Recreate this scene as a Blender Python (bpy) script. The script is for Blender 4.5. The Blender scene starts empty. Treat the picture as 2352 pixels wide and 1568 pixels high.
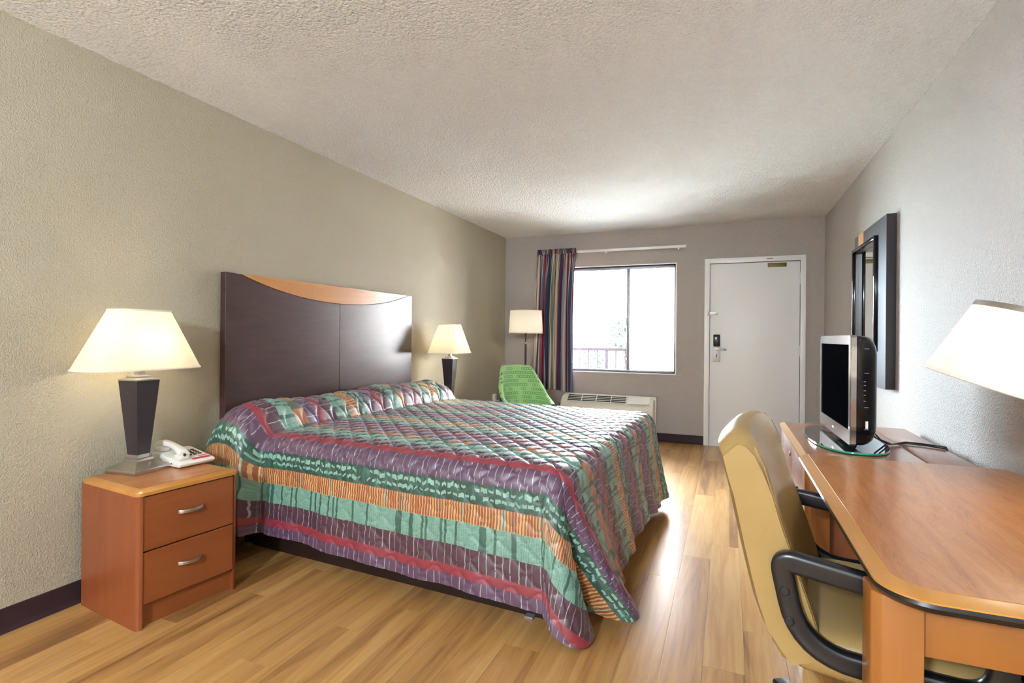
import bpy, bmesh, math, random
import numpy as np
from mathutils import Matrix, Vector

random.seed(7)
SC = bpy.context.scene
COL = SC.collection
PI = math.pi
W, D, H, NEAR = 3.5565, 6.254, 2.44, -3.0      # room: x 0..W, y NEAR..D, z 0..H

# ---------------------------------------------------------------- camera
cam = bpy.data.cameras.new('camera'); cam_o = bpy.data.objects.new('camera', cam); COL.objects.link(cam_o)
cam.sensor_width = 36.0; cam.lens = 36 * 1218.84 / 2352; cam.clip_start = 0.02
cam.shift_y = -12.12 / 2352
cam_o.matrix_world = (Matrix.Translation((2.6392, 0, 1.1864)) @ Matrix.Rotation(0.3861, 4, 'Z')
                      @ Matrix.Rotation(PI / 2, 4, 'X') @ Matrix.Rotation(0.0085, 4, 'Z'))
SC.camera = cam_o
# ---------------------------------------------------------------- sky, window light, exposure
world = bpy.data.worlds.new('sky'); SC.world = world; world.use_nodes = True
bg = world.node_tree.nodes['Background']; bg.inputs[0].default_value = (0.73, 0.87, 1.0, 1); bg.inputs[1].default_value = 54.0
pl = bpy.data.lights.new('window_portal', 'AREA'); pl.shape = 'RECTANGLE'; pl.size = 1.56; pl.size_y = 1.27
pl.cycles.is_portal = True
po = bpy.data.objects.new('window_portal', pl); COL.objects.link(po)
po.location = (1.325, D + 0.16, 1.4); po.rotation_euler = (-PI / 2, 0, 0)      # faces into the room
SC.view_settings.view_transform = 'Standard'; SC.view_settings.look = 'None'
SC.view_settings.gamma = 1.0; SC.view_settings.use_curve_mapping = False
SC.view_settings.exposure = 1.56

# ================================================================ node helpers
class E:
    """a node socket with arithmetic"""
    def __init__(s, nt, k): s.nt, s.k = nt, k
    def op(s, o, b=None, c=None):
        n = s.nt.nodes.new('ShaderNodeMath'); n.operation = o
        for i, v in enumerate((s, b, c)):
            if v is None: continue
            if isinstance(v, E): s.nt.links.new(v.k, n.inputs[i])
            else: n.inputs[i].default_value = v
        return E(s.nt, n.outputs[0])
    def __add__(s, b): return s.op('ADD', b)
    def __radd__(s, b): return s.op('ADD', b)
    def __sub__(s, b): return s.op('SUBTRACT', b)
    def __rsub__(s, b): return (s * -1.0) + b
    def __mul__(s, b): return s.op('MULTIPLY', b)
    __rmul__ = __mul__
    def __truediv__(s, b): return s.op('DIVIDE', b)
    def __gt__(s, b): return s.op('GREATER_THAN', b)
    def __lt__(s, b): return s.op('LESS_THAN', b)
    def fract(s): return s.op('FRACT')
    def floor(s): return s.op('FLOOR')
    def abs(s): return s.op('ABSOLUTE')
    def max(s, b): return s.op('MAXIMUM', b)
    def min(s, b): return s.op('MINIMUM', b)
    def clamp(s): return s.op('MAXIMUM', 0.0).op('MINIMUM', 1.0)

class Mat:
    def __init__(s, name, rough=0.5, color=(0.8, 0.8, 0.8), metal=0.0, spec=0.5):
        s.m = bpy.data.materials.new(name); s.m.use_nodes = True; s.nt = s.m.node_tree
        s.b = s.nt.nodes['Principled BSDF']
        s.set('Base Color', tuple(color) + (1,)); s.set('Roughness', rough); s.set('Metallic', metal); s.set('Specular IOR Level', spec)
    def set(s, k, v):
        if isinstance(v, E): s.nt.links.new(v.k, s.b.inputs[k])
        else: s.b.inputs[k].default_value = v
    def node(s, t, **kw):
        n = s.nt.nodes.new(t)
        for a, v in kw.items(): setattr(n, a, v)
        return n
    def coord(s, kind='Object'):
        return E(s.nt, s.node('ShaderNodeTexCoord').outputs[kind])
    def geo_pos(s): return E(s.nt, s.node('ShaderNodeNewGeometry').outputs['Position'])
    def sep(s, v):
        n = s.node('ShaderNodeSeparateXYZ'); s.nt.links.new(v.k, n.inputs[0]); return [E(s.nt, o) for o in n.outputs]
    def comb(s, x, y, z=0.0):
        n = s.node('ShaderNodeCombineXYZ')
        for i, v in enumerate((x, y, z)):
            if isinstance(v, E): s.nt.links.new(v.k, n.inputs[i])
            else: n.inputs[i].default_value = v
        return E(s.nt, n.outputs[0])
    def vmul(s, v, sc):
        n = s.node('ShaderNodeVectorMath', operation='MULTIPLY'); s.nt.links.new(v.k, n.inputs[0]); n.inputs[1].default_value = sc
        return E(s.nt, n.outputs[0])
    def vadd(s, v, b):
        n = s.node('ShaderNodeVectorMath', operation='ADD'); s.nt.links.new(v.k, n.inputs[0]); s.nt.links.new(b.k, n.inputs[1])
        return E(s.nt, n.outputs[0])
    def noise(s, v, scale=5, detail=2, rough=0.5, dist=0.0):
        n = s.node('ShaderNodeTexNoise'); s.nt.links.new(v.k, n.inputs['Vector'])
        n.inputs['Scale'].default_value = scale; n.inputs['Detail'].default_value = detail
        n.inputs['Roughness'].default_value = rough; n.inputs['Distortion'].default_value = dist
        return E(s.nt, n.outputs['Fac'])
    def voro(s, v, scale=5, feature='F1', out='Distance', rnd=1.0):
        n = s.node('ShaderNodeTexVoronoi', feature=feature); s.nt.links.new(v.k, n.inputs['Vector'])
        n.inputs['Scale'].default_value = scale; n.inputs['Randomness'].default_value = rnd
        return E(s.nt, n.outputs[out])
    def white(s, x):
        n = s.node('ShaderNodeTexWhiteNoise', noise_dimensions='1D'); s.nt.links.new(x.k, n.inputs['W']); return E(s.nt, n.outputs['Value'])
    def rand(s): return E(s.nt, s.node('ShaderNodeObjectInfo').outputs['Random'])
    def ramp(s, f, stops, interp='LINEAR'):
        n = s.node('ShaderNodeValToRGB'); cr = n.color_ramp; cr.interpolation = interp
        while len(cr.elements) < len(stops): cr.elements.new(0.5)
        for e, (p, c) in zip(cr.elements, stops): e.position = p; e.color = tuple(c) + (1,)
        s.nt.links.new(f.k, n.inputs[0]); return E(s.nt, n.outputs[0])
    def mix(s, f, a, b, mode='MIX'):
        n = s.node('ShaderNodeMix', data_type='RGBA', blend_type=mode)
        for i, v in ((0, f), (6, a), (7, b)):
            if isinstance(v, E): s.nt.links.new(v.k, n.inputs[i])
            elif i == 0: n.inputs[0].default_value = v
            else: n.inputs[i].default_value = tuple(v) + (1,)
        return E(s.nt, n.outputs[2])
    def bump(s, h, strength=0.3, dist=0.01):
        n = s.node('ShaderNodeBump'); n.inputs['Strength'].default_value = strength; n.inputs['Distance'].default_value = dist
        s.nt.links.new(h.k, n.inputs['Height']); s.set('Normal', E(s.nt, n.outputs[0]))

def plain(name, color, rough=0.5, metal=0.0, spec=0.5, grain=0.06, gscale=25):
    """a paint, plastic or metal with a faint mottling"""
    m = Mat(name, rough, color, metal, spec)
    n = m.noise(m.coord(), gscale, 3)
    m.set('Base Color', m.mix((n - 0.5) * 2 * grain + 0.0, color, [min(1, c * 1.5 + 0.02) for c in color]) if grain else tuple(color) + (1,))
    return m.m

def plaster(name, col, col2, scale, strength, dist, rough, spec, kind):
    m = Mat(name, rough, col, 0, spec)
    p = m.geo_pos()
    big = m.noise(p, 1.3, 3)
    m.set('Base Color', m.mix(big, col, col2))
    if kind == 'wall':      # trowelled knock-down stipple
        w = m.noise(p, scale, 2, 0.55, 0.25); v = m.noise(p, scale * 2.0, 2, 0.6, 0.2)
        ridge = ((w - 0.5).abs() * 7.0).min(1.0)
        h = ridge * 0.40 + v * 0.8
    else:                   # popcorn ceiling
        v = m.voro(p, scale); h = (1.0 - v * 1.3) + m.noise(p, scale * 1.7, 2) * 0.9
    m.bump(h, strength, dist)
    return m.m

def wood(name, c1, c2, c3, axis='x', rough=0.35, scale=1.0, coat=0.25, figure=0.5):
    m = Mat(name, rough)
    v = m.coord(); r = m.rand()
    s = {'x': (1.2, 9, 9), 'y': (9, 1.2, 9), 'z': (9, 9, 1.2)}[axis]
    off = m.comb(r * 31.0, r * 17.0, r * 23.0)
    q = m.vadd(m.vmul(v, tuple(k * scale for k in s)), off)
    n1 = m.noise(q, 1.0, 3, 0.6, figure * 2.5); n2 = m.noise(q, 4.0, 2, 0.5)
    ln = ((n1 * (5.0 + 5.0 * figure)).fract() - 0.5).abs() * 2.0
    f = n1 * 0.72 + n2 * 0.12 + ln * 0.16 * min(1.0, figure) + 0.08 * (1 - min(1.0, figure))
    m.set('Base Color', m.ramp(f, [(0.3, c1), (0.5, c2), (0.72, c3)]))
    m.set('Coat Weight', coat); m.set('Coat Roughness', 0.18)
    return m.m

# ================================================================ mesh helpers
class B:
    """collects shapes for one mesh object"""
    def __init__(s): s.bm = bmesh.new()
    def box(s, a, b, bev=0.0, seg=2, mtx=None):
        lo = [min(x, y) for x, y in zip(a, b)]; hi = [max(x, y) for x, y in zip(a, b)]
        t = bmesh.new(); bmesh.ops.create_cube(t, size=1)
        for v in t.verts: v.co = Vector([(l + h) / 2 + c * (h - l) for l, h, c in zip(lo, hi, v.co)])
        if bev: bmesh.ops.bevel(t, geom=t.edges[:], offset=min(bev, 0.49 * min(h - l for l, h in zip(lo, hi))), segments=seg, affect='EDGES', profile=0.5)
        s._add(t, mtx); return s
    def _add(s, t, mtx=None):
        if mtx is not None: bmesh.ops.transform(t, matrix=mtx, verts=t.verts)
        me = bpy.data.meshes.new('t'); t.to_mesh(me); t.free(); s.bm.from_mesh(me); bpy.data.meshes.remove(me)
    def prism(s, pts, a, b, axis='z', bev=0.0, seg=2, mtx=None):
        """polygon pts (2D) extruded from a to b along axis"""
        f = {'z': lambda p, h: (p[0], p[1], h), 'y': lambda p, h: (p[0], h, p[1]), 'x': lambda p, h: (h, p[0], p[1])}[axis]
        t = bmesh.new(); lo = [t.verts.new(f(p, a)) for p in pts]; hi = [t.verts.new(f(p, b)) for p in pts]
        n = len(pts); t.faces.new(lo); t.faces.new(hi[::-1])
        for i in range(n): t.faces.new((lo[i], hi[i], hi[(i + 1) % n], lo[(i + 1) % n]))
        bmesh.ops.recalc_face_normals(t, faces=t.faces)
        if bev:
            t.normal_update()
            ed = [e for e in t.edges if len(e.link_faces) == 2 and e.calc_face_angle(0) > 0.6]
            bmesh.ops.bevel(t, geom=ed, offset=bev, segments=seg, affect='EDGES', profile=0.5)
        s._add(t, mtx); return s
    def rings(s, rings, close=True, cap=True, mtx=None):
        """loft through rings (lists of 3D points, same length)"""
        t = bmesh.new(); V = [[t.verts.new(p) for p in r] for r in rings]; n = len(rings[0])
        for i in range(len(V) - 1):
            for j in range(n if close else n - 1):
                k = (j + 1) % n; t.faces.new((V[i][j], V[i][k], V[i + 1][k], V[i + 1][j]))
        if cap and close: t.faces.new(V[0][::-1]); t.faces.new(V[-1])
        bmesh.ops.recalc_face_normals(t, faces=t.faces)
        s._add(t, mtx); return s
    def lathe(s, prof, n=32, c=(0, 0), mtx=None, cap=True):
        return s.rings([[(c[0] + r * math.cos(2 * PI * i / n), c[1] + r * math.sin(2 * PI * i / n), z) for i in range(n)] for r, z in prof], True, cap, mtx)
    def tube(s, path, r, n=10, closed=False, sq=None, mtx=None, flat=None):
        """round (or sq=(w,h) rounded rectangle) section swept along path"""
        P = [Vector(p) for p in path]; m = len(P); R = []
        up = Vector((0, 0, 1)); prev = None
        for i in range(m):
            tg = (P[(i + 1) % m] - P[i - 1]) if closed else (P[min(i + 1, m - 1)] - P[max(i - 1, 0)])
            tg.normalize()
            if flat is not None: a = Vector(flat)
            elif prev is None:
                a = tg.cross(up)
                if a.length < 1e-3: a = tg.cross(Vector((0, 1, 0)))
            else: a = prev - tg * prev.dot(tg)
            a.normalize(); prev = a.copy(); b = tg.cross(a)
            rr = r[i] if isinstance(r, (list, tuple)) else r
            ring = []
            for j in range(n):
                t = 2 * PI * (j + 0.5) / n; c_, s_ = math.cos(t), math.sin(t)
                if sq:
                    e = 0.45; c_ = math.copysign(abs(c_) ** e, c_) * sq[0] / 2; s_ = math.copysign(abs(s_) ** e, s_) * sq[1] / 2
                else: c_ *= rr; s_ *= rr
                ring.append(P[i] + a * c_ + b * s_)
            R.append(ring)
        if closed: R.append(R[0])
        s.rings(R, True, not closed, mtx)
        if closed: bmesh.ops.remove_doubles(s.bm, verts=s.bm.verts, dist=1e-6)
        return s
    def build(s, name, mat, parent=None, smooth=True, angle=35, loc=None):
        me = bpy.data.meshes.new(name); s.bm.to_mesh(me); s.bm.free()
        return link(name, me, mat, parent, smooth, angle, loc)

def link(name, me, mat, parent=None, smooth=True, angle=35, loc=None):
    if mat is not None: me.materials.append(mat)
    if smooth:
        me.polygons.foreach_set('use_smooth', [True] * len(me.polygons)); me.set_sharp_from_angle(angle=math.radians(angle))
    o = bpy.data.objects.new(name, me); COL.objects.link(o)
    if parent is not None: o.parent = parent
    if loc is not None: o.location = loc
    return o

def tag(o, label=None, cat=None, group=None, kind=None):
    for k, v in (('label', label), ('category', cat), ('group', group), ('kind', kind)):
        if v: o[k] = v
    return o
def thing(name, label, cat, loc=(0, 0, 0), rz=0.0, group=None, kind=None):
    o = bpy.data.objects.new(name, None); COL.objects.link(o); o.empty_display_size = 0.1
    o.location = loc; o.rotation_euler = (0, 0, rz)
    return tag(o, label, cat, group, kind)
def copy_tree(o, parent=None):
    c = o.copy(); COL.objects.link(c); c.parent = parent
    for ch in list(o.children): copy_tree(ch, c)
    return c
def arc(cx, cy, r, a0, a1, n=8): return [(cx + r * math.cos(math.radians(a0 + (a1 - a0) * i / n)), cy + r * math.sin(math.radians(a0 + (a1 - a0) * i / n))) for i in range(n + 1)]
def rrect(x0, y0, x1, y1, r, n=5):
    return arc(x1 - r, y1 - r, r, 0, 90, n) + arc(x0 + r, y1 - r, r, 90, 180, n) + arc(x0 + r, y0 + r, r, 180, 270, n) + arc(x1 - r, y0 + r, r, 270, 360, n)
def grid_mesh(name, P, UV=None, closed_u=False):
    """P: (n,m,3) array -> quad mesh; UV: (n,m,2)"""
    n, m = P.shape[:2]; idx = np.arange(n * m).reshape(n, m)
    q = np.stack([idx[:-1, :-1], idx[1:, :-1], idx[1:, 1:], idx[:-1, 1:]], -1).reshape(-1, 4)
    me = bpy.data.meshes.new(name); me.from_pydata(P.reshape(-1, 3).tolist(), [], q.tolist())
    if UV is not None:
        uv = me.uv_layers.new(name='UVMap'); li = np.empty(len(me.loops), dtype=np.int32); me.loops.foreach_get('vertex_index', li)
        uv.data.foreach_set('uv', UV.reshape(-1, 2)[li].astype(np.float32).ravel())
    return me
def spl(x, xs, ys):
    """smooth (monotone cubic) interpolation through control points"""
    xs = np.array(xs, float); ys = np.array(ys, float); x = np.asarray(x, float)
    d = np.diff(ys) / np.diff(xs); m = np.zeros_like(xs); m[0], m[-1] = d[0], d[-1]
    for i in range(1, len(xs) - 1): m[i] = 0 if d[i - 1] * d[i] <= 0 else 2 * d[i - 1] * d[i] / (d[i - 1] + d[i])
    k = np.clip(np.searchsorted(xs, x) - 1, 0, len(xs) - 2); h = xs[k + 1] - xs[k]; t = np.clip((x - xs[k]) / h, 0, 1)
    return (2*t**3 - 3*t**2 + 1) * ys[k] + (t**3 - 2*t**2 + t) * h * m[k] + (-2*t**3 + 3*t**2) * ys[k + 1] + (t**3 - t**2) * h * m[k + 1]
def sstep(x, a, b):
    t = np.clip((np.asarray(x, float) - a) / (b - a), 0, 1); return t * t * (3 - 2 * t)

# ================================================================ materials
M = {}
M['wall_l'] = plaster('tan_textured_paint', (0.41, 0.37, 0.27), (0.47, 0.43, 0.33), 80, 0.6, 0.006, 0.5, 0.35, 'wall')
M['wall'] = plaster('greige_textured_paint', (0.51, 0.46, 0.42), (0.56, 0.505, 0.46), 85, 0.9, 0.008, 0.62, 0.16, 'wall')
M['ceiling'] = plaster('popcorn_ceiling', (0.88, 0.885, 0.885), (0.91, 0.915, 0.915), 75, 0.78, 0.014, 0.8, 0.2, 'pop')
M['base_l'] = plain('dark_vinyl_baseboard', (0.035, 0.017, 0.020), 0.6, 0, 0.25, 0.05)
M['white'] = plain('white_paint', (0.87, 0.87, 0.86), 0.35, 0, 0.5, 0.02)
M['door'] = plain('white_door_paint', (0.85, 0.85, 0.84), 0.4, 0, 0.5, 0.03, 3)
M['alu'] = plain('grey_aluminium', (0.33, 0.33, 0.36), 0.4, 0.6, 0.5, 0.05)
M['steel'] = plain('brushed_nickel', (0.56, 0.54, 0.51), 0.3, 1.0, 0.5, 0.04, 60)
M['satin'] = plain('satin_nickel', (0.62, 0.61, 0.60), 0.45, 0.45, 0.5, 0.03, 60)
M['chrome'] = plain('polished_chrome', (0.8, 0.8, 0.82), 0.08, 1.0, 0.5, 0.0)
M['brass'] = plain('dull_brass', (0.16, 0.12, 0.035), 0.45, 0.5, 0.5, 0.2, 12)
M['black'] = plain('black_plastic', (0.008, 0.008, 0.010), 0.28, 0, 0.5, 0.03)
M['gloss_black'] = plain('gloss_black_plastic', (0.006, 0.005, 0.006), 0.08, 0, 0.5, 0.0)
M['screen'] = plain('matte_dark_screen', (0.002, 0.002, 0.0025), 0.9, 0, 0.0, 0.0)
M['silver'] = plain('silver_plastic', (0.42, 0.40, 0.39), 0.10, 0.85, 0.5, 0.02)
M['ivory'] = plain('ivory_plastic', (0.76, 0.72, 0.62), 0.38, 0, 0.5, 0.03)
M['phone'] = plain('cream_plastic', (0.80, 0.77, 0.70), 0.35, 0, 0.5, 0.02)
M['phone_red'] = plain('red_print', (0.55, 0.04, 0.07), 0.45, 0, 0.4, 0.03)
M['key'] = plain('dark_key', (0.07, 0.055, 0.03), 0.5, 0, 0.4, 0.05)
M['lamp_body'] = plain('espresso_lacquer', (0.028, 0.021, 0.026), 0.28, 0, 0.5, 0.0)
M['cherry'] = wood('honey_cherry_wood', (0.205, 0.0492, 0.01476), (0.246, 0.06232, 0.01804), (0.287, 0.08036, 0.0246), 'z', 0.36, 1.0, 0.2, 0.25)
M['cherry_h'] = wood('honey_cherry_wood_flat', (0.216, 0.056, 0.0152), (0.256, 0.0704, 0.0192), (0.296, 0.0896, 0.0256), 'y', 0.36, 1.0, 0.2, 0.25)
M['leg'] = wood('amber_cherry_wood', (0.264, 0.092, 0.0176), (0.32, 0.116, 0.0224), (0.368, 0.144, 0.032), 'z', 0.33, 1.0, 0.25, 0.25)
M['cred_top'] = wood('red_cherry_laminate', (0.27, 0.085, 0.035), (0.34, 0.12, 0.05), (0.40, 0.15, 0.065), 'y', 0.2, 1.0, 0.3, 0.6)
M['amber'] = wood('amber_edge_wood', (0.442, 0.187, 0.034), (0.51, 0.2295, 0.04675), (0.561, 0.272, 0.068), 'y', 0.3, 1.0, 0.3, 0.2)
M['top'] = wood('swirled_cherry_laminate', (0.2992, 0.0968, 0.02464), (0.4312, 0.1628, 0.044), (0.4928, 0.2156, 0.07304), 'y', 0.28, 1.15, 0.15, 1.3)
M['espresso'] = wood('espresso_veneer', (0.040, 0.018, 0.017), (0.052, 0.024, 0.022), (0.066, 0.031, 0.028), 'y', 0.30, 3.0, 0.12, 0.1)
M['inlay'] = wood('orange_maple_inlay', (0.50, 0.22, 0.06), (0.56, 0.26, 0.08), (0.62, 0.30, 0.10), 'y', 0.28, 1.5, 0.15, 0.4)
M['bed_base'] = plain('dark_brown_bed_base', (0.022, 0.010, 0.007), 0.5, 0, 0.4, 0.1)
M['mattress'] = plain('white_ticking', (0.7, 0.69, 0.66), 0.9, 0, 0.2, 0.05)

def shade_mat(name, col, warm):
    m = Mat(name, 0.8, col, 0, 0.1); nt = m.nt
    tr = m.node('ShaderNodeBsdfTranslucent'); tr.inputs[0].default_value = tuple(warm) + (1,)
    w = m.noise(m.vmul(m.coord(), (300, 300, 300)), 1, 1); m.bump(w, 0.05, 0.001)
    mx = m.node('ShaderNodeMixShader'); mx.inputs[0].default_value = 0.5
    nt.links.new(m.b.outputs[0], mx.inputs[1]); nt.links.new(tr.outputs[0], mx.inputs[2])
    nt.links.new(mx.outputs[0], nt.nodes['Material Output'].inputs[0]); return m.m
M['shade'] = shade_mat('cream_shade_fabric', (0.82, 0.79, 0.70), (0.85, 0.78, 0.58))
M['shade_w'] = shade_mat('white_shade_fabric', (0.85, 0.84, 0.80), (0.86, 0.84, 0.78))
M['shade_trim'] = plain('shade_trim_tape', (0.78, 0.72, 0.62), 0.8, 0, 0.2, 0.03)

def leather():
    m = Mat('tan_leatherette', 0.36, (0.47, 0.33, 0.14), 0, 0.5)
    p = m.coord(); v = m.voro(p, 480); n = m.noise(p, 6, 3)
    m.set('Base Color', m.mix(n, (0.31, 0.195, 0.062), (0.39, 0.26, 0.098)))
    m.bump(v, 0.12, 0.0015); m.set('Roughness', 0.34); return m.m
M['leather'] = leather()

def floor_mat():
    m = Mat('oak_laminate', 0.25); p = m.coord(); r = m.rand()
    off = m.comb(r * 57.0, r * 91.0, r * 13.0)
    q = m.vadd(m.vmul(p, (11, 0.9, 1)), off)
    n1 = m.noise(q, 1.6, 3, 0.55, 1.0); n2 = m.noise(m.vadd(m.vmul(p, (120, 3.5, 1)), off), 1.0, 3, 0.6)
    strip = m.white((m.sep(p)[0] * 14.0 + 50.0 + r * 3.0).floor() + r * 40.0)
    f = n1 * 0.62 + n2 * 0.22 + r * 0.16 + (strip - 0.5) * 0.20
    m.set('Base Color', m.ramp(f, [(0.27, (0.22, 0.095, 0.028)), (0.42, (0.40, 0.20, 0.062)), (0.55, (0.49, 0.265, 0.085)), (0.72, (0.58, 0.35, 0.13))]))
    m.bump(n2, 0.12, 0.002); m.set('Roughness', 0.29); m.set('Specular IOR Level', 0.5); return m.m
M['floor'] = floor_mat()
M['sub'] = plain('dark_subfloor', (0.10, 0.05, 0.025), 0.8, 0, 0.2, 0.1)

# ================================================================ the room
def structure(name, b, mat, angle=35): return tag(b.build(name, mat, None, True, angle), kind='structure')
fl = structure('floor', B().box((-0.12, NEAR - 0.1, -0.12), (W + 0.12, D + 0.14, -0.0085)), M['sub'])
# floor planks: 0.142 m wide, 1.22 m long, laid along y
PW, PL = 0.1424, 1.22
full = None; rows = int(math.ceil(W / PW))
for i in range(rows):
    x0 = i * PW; x1 = min(W, x0 + PW); y = NEAR - ((i * 0.437 + 0.31 * (i % 3)) % 1.0) * PL
    while y < D:
        a, b_ = max(y, NEAR), min(y + PL, D); y += PL
        if b_ - a < 0.01: continue
        w = x1 - x0 - 0.0005; l = b_ - a - 0.0005
        whole = abs(b_ - a - PL) < 1e-6 and x1 - x0 > PW - 1e-6
        if whole and full is not None: me = full
        else:
            t = B().box((-w / 2, -l / 2, -0.008), (w / 2, l / 2, 0), 0.0004, 1); me = bpy.data.meshes.new('plank'); t.bm.to_mesh(me); t.bm.free(); me.materials.append(M['floor'])
            if whole: full = me
        o = bpy.data.objects.new('plank', me); COL.objects.link(o); o.parent = fl; o.location = ((x0 + x1) / 2, (a + b_) / 2, 0)
structure('ceiling', B().box((-0.12, NEAR - 0.1, H), (W + 0.12, D + 0.18, H + 0.1)), M['ceiling'])
structure('wall_left', B().box((-0.12, NEAR - 0.1, -0.1), (0, D + 0.15, H + 0.02)), M['wall_l'])
structure('wall_right', B().box((W, NEAR - 0.1, -0.1), (W + 0.12, D + 0.15, H + 0.02)), M['wall'])
structure('wall_near', B().box((0, NEAR - 0.1, -0.1), (W, NEAR, H + 0.02)), M['wall'])
WX0, WX1, WZ0, WZ1 = 0.56, 2.09, 0.775, 2.022          # window opening
DX0, DX1, DZ1 = 2.452, 3.338, 2.004                    # door leaf
wf = B()
wf.box((0, D, 0), (WX0, D + 0.15, H)).box((WX0, D, 0), (WX1, D + 0.15, WZ0)).box((WX0, D, WZ1), (WX1, D + 0.15, H))
wf.box((WX1, D, 0), (DX0, D + 0.15, H)).box((DX0, D, DZ1), (DX1, D + 0.15, H)).box((DX1, D, 0), (W, D + 0.15, H))
structure('wall_far', wf, M['wall'])
def cove(path_a, path_b, inward, name):
    """vinyl cove base: tall flat strip with a small toe"""
    ax, ay = path_a; bx, by = path_b; nx, ny = inward
    prof = [(0, 0), (0.016, 0), (0.013, 0.004), (0.006, 0.014), (0.004, 0.02), (0.004, 0.094), (0.0, 0.097)]
    t = B(); t.rings([[(px + nx * d, py + ny * d, z) for d, z in prof] for px, py in (path_a, path_b)])
    structure(name, t, M['base_l'])
cove((0, NEAR), (0, D), (1, 0), 'baseboard_left'); cove((W, NEAR), (W, D), (-1, 0), 'baseboard_right')
cove((0, D), (2.398, D), (0, -1), 'baseboard_far'); cove((3.388, D), (W, D), (0, -1), 'baseboard_corner')

# ---- door
d1 = thing('door_1', None, None, (0, D, 0), kind='structure')
B().box((DX0 + 0.003, 0.008, 0.008), (DX1 - 0.003, 0.05, DZ1 - 0.004), 0.002).build('door_leaf', M['door'], d1)
fr = B()
fr.box((2.398, -0.018, 0), (DX0, 0.10, DZ1 + 0.055), 0.003).box((DX1, -0.018, 0), (3.388, 0.10, DZ1 + 0.055), 0.003).box((DX0, -0.018, DZ1), (DX1, 0.10, DZ1 + 0.055), 0.003)
fr.box((DX0, 0.05, 0), (DX1, 0.10, 0.006))
fr.box((DX0, 0.055, 0), (DX1, 0.10, DZ1))
fr.build('door_frame', M['white'], d1)
B().box((DX0, -0.01, 0.0), (DX1, 0.055, 0.007), 0.002).build('threshold', M['white'], d1)
for z in (1.815, 1.06, 0.24):
    B().box((DX1 - 0.008, -0.006, z - 0.058), (DX1 + 0.010, 0.006, z + 0.058), 0.003).lathe([(0.006, z - 0.06), (0.006, z + 0.06)], 10, (DX1 + 0.002, -0.01)).build('hinge', M['white'], d1)
lk = B().box((2.489, -0.012, 0.925), (2.563, 0.008, 1.225), 0.004).build('lock_plate', M['satin'], d1)
B().box((2.494, -0.040, 1.092), (2.560, -0.012, 1.224), 0.008, 3).build('card_reader', M['gloss_black'], lk)
h = B().lathe([(0.016, 0), (0.016, 0.03), (0.011, 0.034), (0.011, 0.05)], 18, mtx=Matrix.Translation((2.524, -0.012, 1.068)) @ Matrix.Rotation(PI / 2, 4, 'X'))
h.tube([(2.522, -0.06, 1.068), (2.56, -0.062, 1.066), (2.60, -0.060, 1.062), (2.624, -0.052, 1.060)], [0.011, 0.010, 0.009, 0.009], 10); h.build('lever_handle', M['chrome'], lk)
B().prism(rrect(2.520, 0.977, 2.532, 1.008, 0.0055), -0.0135, -0.011, 'y').build('keyhole', M['black'], lk)
for x, z in ((2.497, 0.935), (2.556, 0.935)): B().lathe([(0.004, 0), (0.003, 0.002)], 10, mtx=Matrix.Translation((x, -0.012, z)) @ Matrix.Rotation(PI / 2, 4, 'X')).build('screw', M['alu'], lk)
lt = B().box((2.430, -0.030, 1.435), (2.462, -0.017, 1.475), 0.003)
lt.tube([(2.446, -0.034, 1.438), (2.446, -0.034, 1.472)], 0.009, 10)
lt.tube([(2.452, -0.034, 1.463), (2.49, -0.038, 1.461), (2.53, -0.034, 1.460), (2.535, -0.03, 1.454), (2.53, -0.034, 1.448), (2.49, -0.038, 1.449), (2.452, -0.034, 1.447)], 0.0038, 8); lt.build('swing_bar_latch', M['chrome'], d1)
cp = B().box((3.028, 0.000, 1.945), (3.208, 0.008, 1.987), 0.001).build('closer_plate', M['brass'], d1)
for x in (3.030, 3.200):
    for z in (1.953, 1.976): B().lathe([(0.005, 0), (0.005, 0.004)], 10, mtx=Matrix.Translation((x + 0.002, 0.000, z)) @ Matrix.Rotation(PI / 2, 4, 'X')).build('screw', M['black'], cp)
B().box((3.018, -0.001, 1.943), (3.026, 0.008, 1.989)).build('closer_plate_tape', M['white'], cp)
sm = B().box((3.02, -0.0205, 2.030), (3.07, -0.018, 2.036), 0.001)
sm.lathe([(0.005, 0), (0.004, 0.004)], 10, mtx=Matrix.Translation((3.022, -0.018, 2.033)) @ Matrix.Rotation(PI / 2, 4, 'X')).lathe([(0.005, 0), (0.004, 0.004)], 10, mtx=Matrix.Translation((3.068, -0.018, 2.033)) @ Matrix.Rotation(PI / 2, 4, 'X'))
sm.build('closer_bracket_marks', M['brass'], d1)

# ---- window
w1 = thing('window_1', None, None, (0, D, 0), kind='structure')
rv = B(); e = 0.012
rv.box((WX0 - e, -0.006, WZ0 - e), (WX0, 0.15, WZ1 + e)).box((WX1, -0.006, WZ0 - e), (WX1 + e, 0.15, WZ1 + e)).box((WX0, -0.006, WZ0 - e), (WX1, 0.15, WZ0)).box((WX0, -0.006, WZ1), (WX1, 0.15, WZ1 + e))
rv.build('window_reveal', M['white'], w1)
f1 = B(); a = 0.022
f1.box((WX0, 0.07, WZ0), (WX0 + a, 0.135, WZ1), 0.002).box((WX1 - a, 0.07, WZ0), (WX1, 0.135, WZ1), 0.002).box((WX0, 0.07, WZ0), (WX1, 0.135, WZ0 + a + 0.004), 0.002).box((WX0, 0.07, WZ1 - a - 0.012), (WX1, 0.135, WZ1), 0.002)
f1.build('window_frame', M['alu'], w1)
XM = 1.545
ms = B().box((XM - 0.018, 0.082, WZ0 + a), (XM + 0.018, 0.105, WZ1 - a), 0.003).build('meeting_stile', M['alu'], w1)
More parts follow.
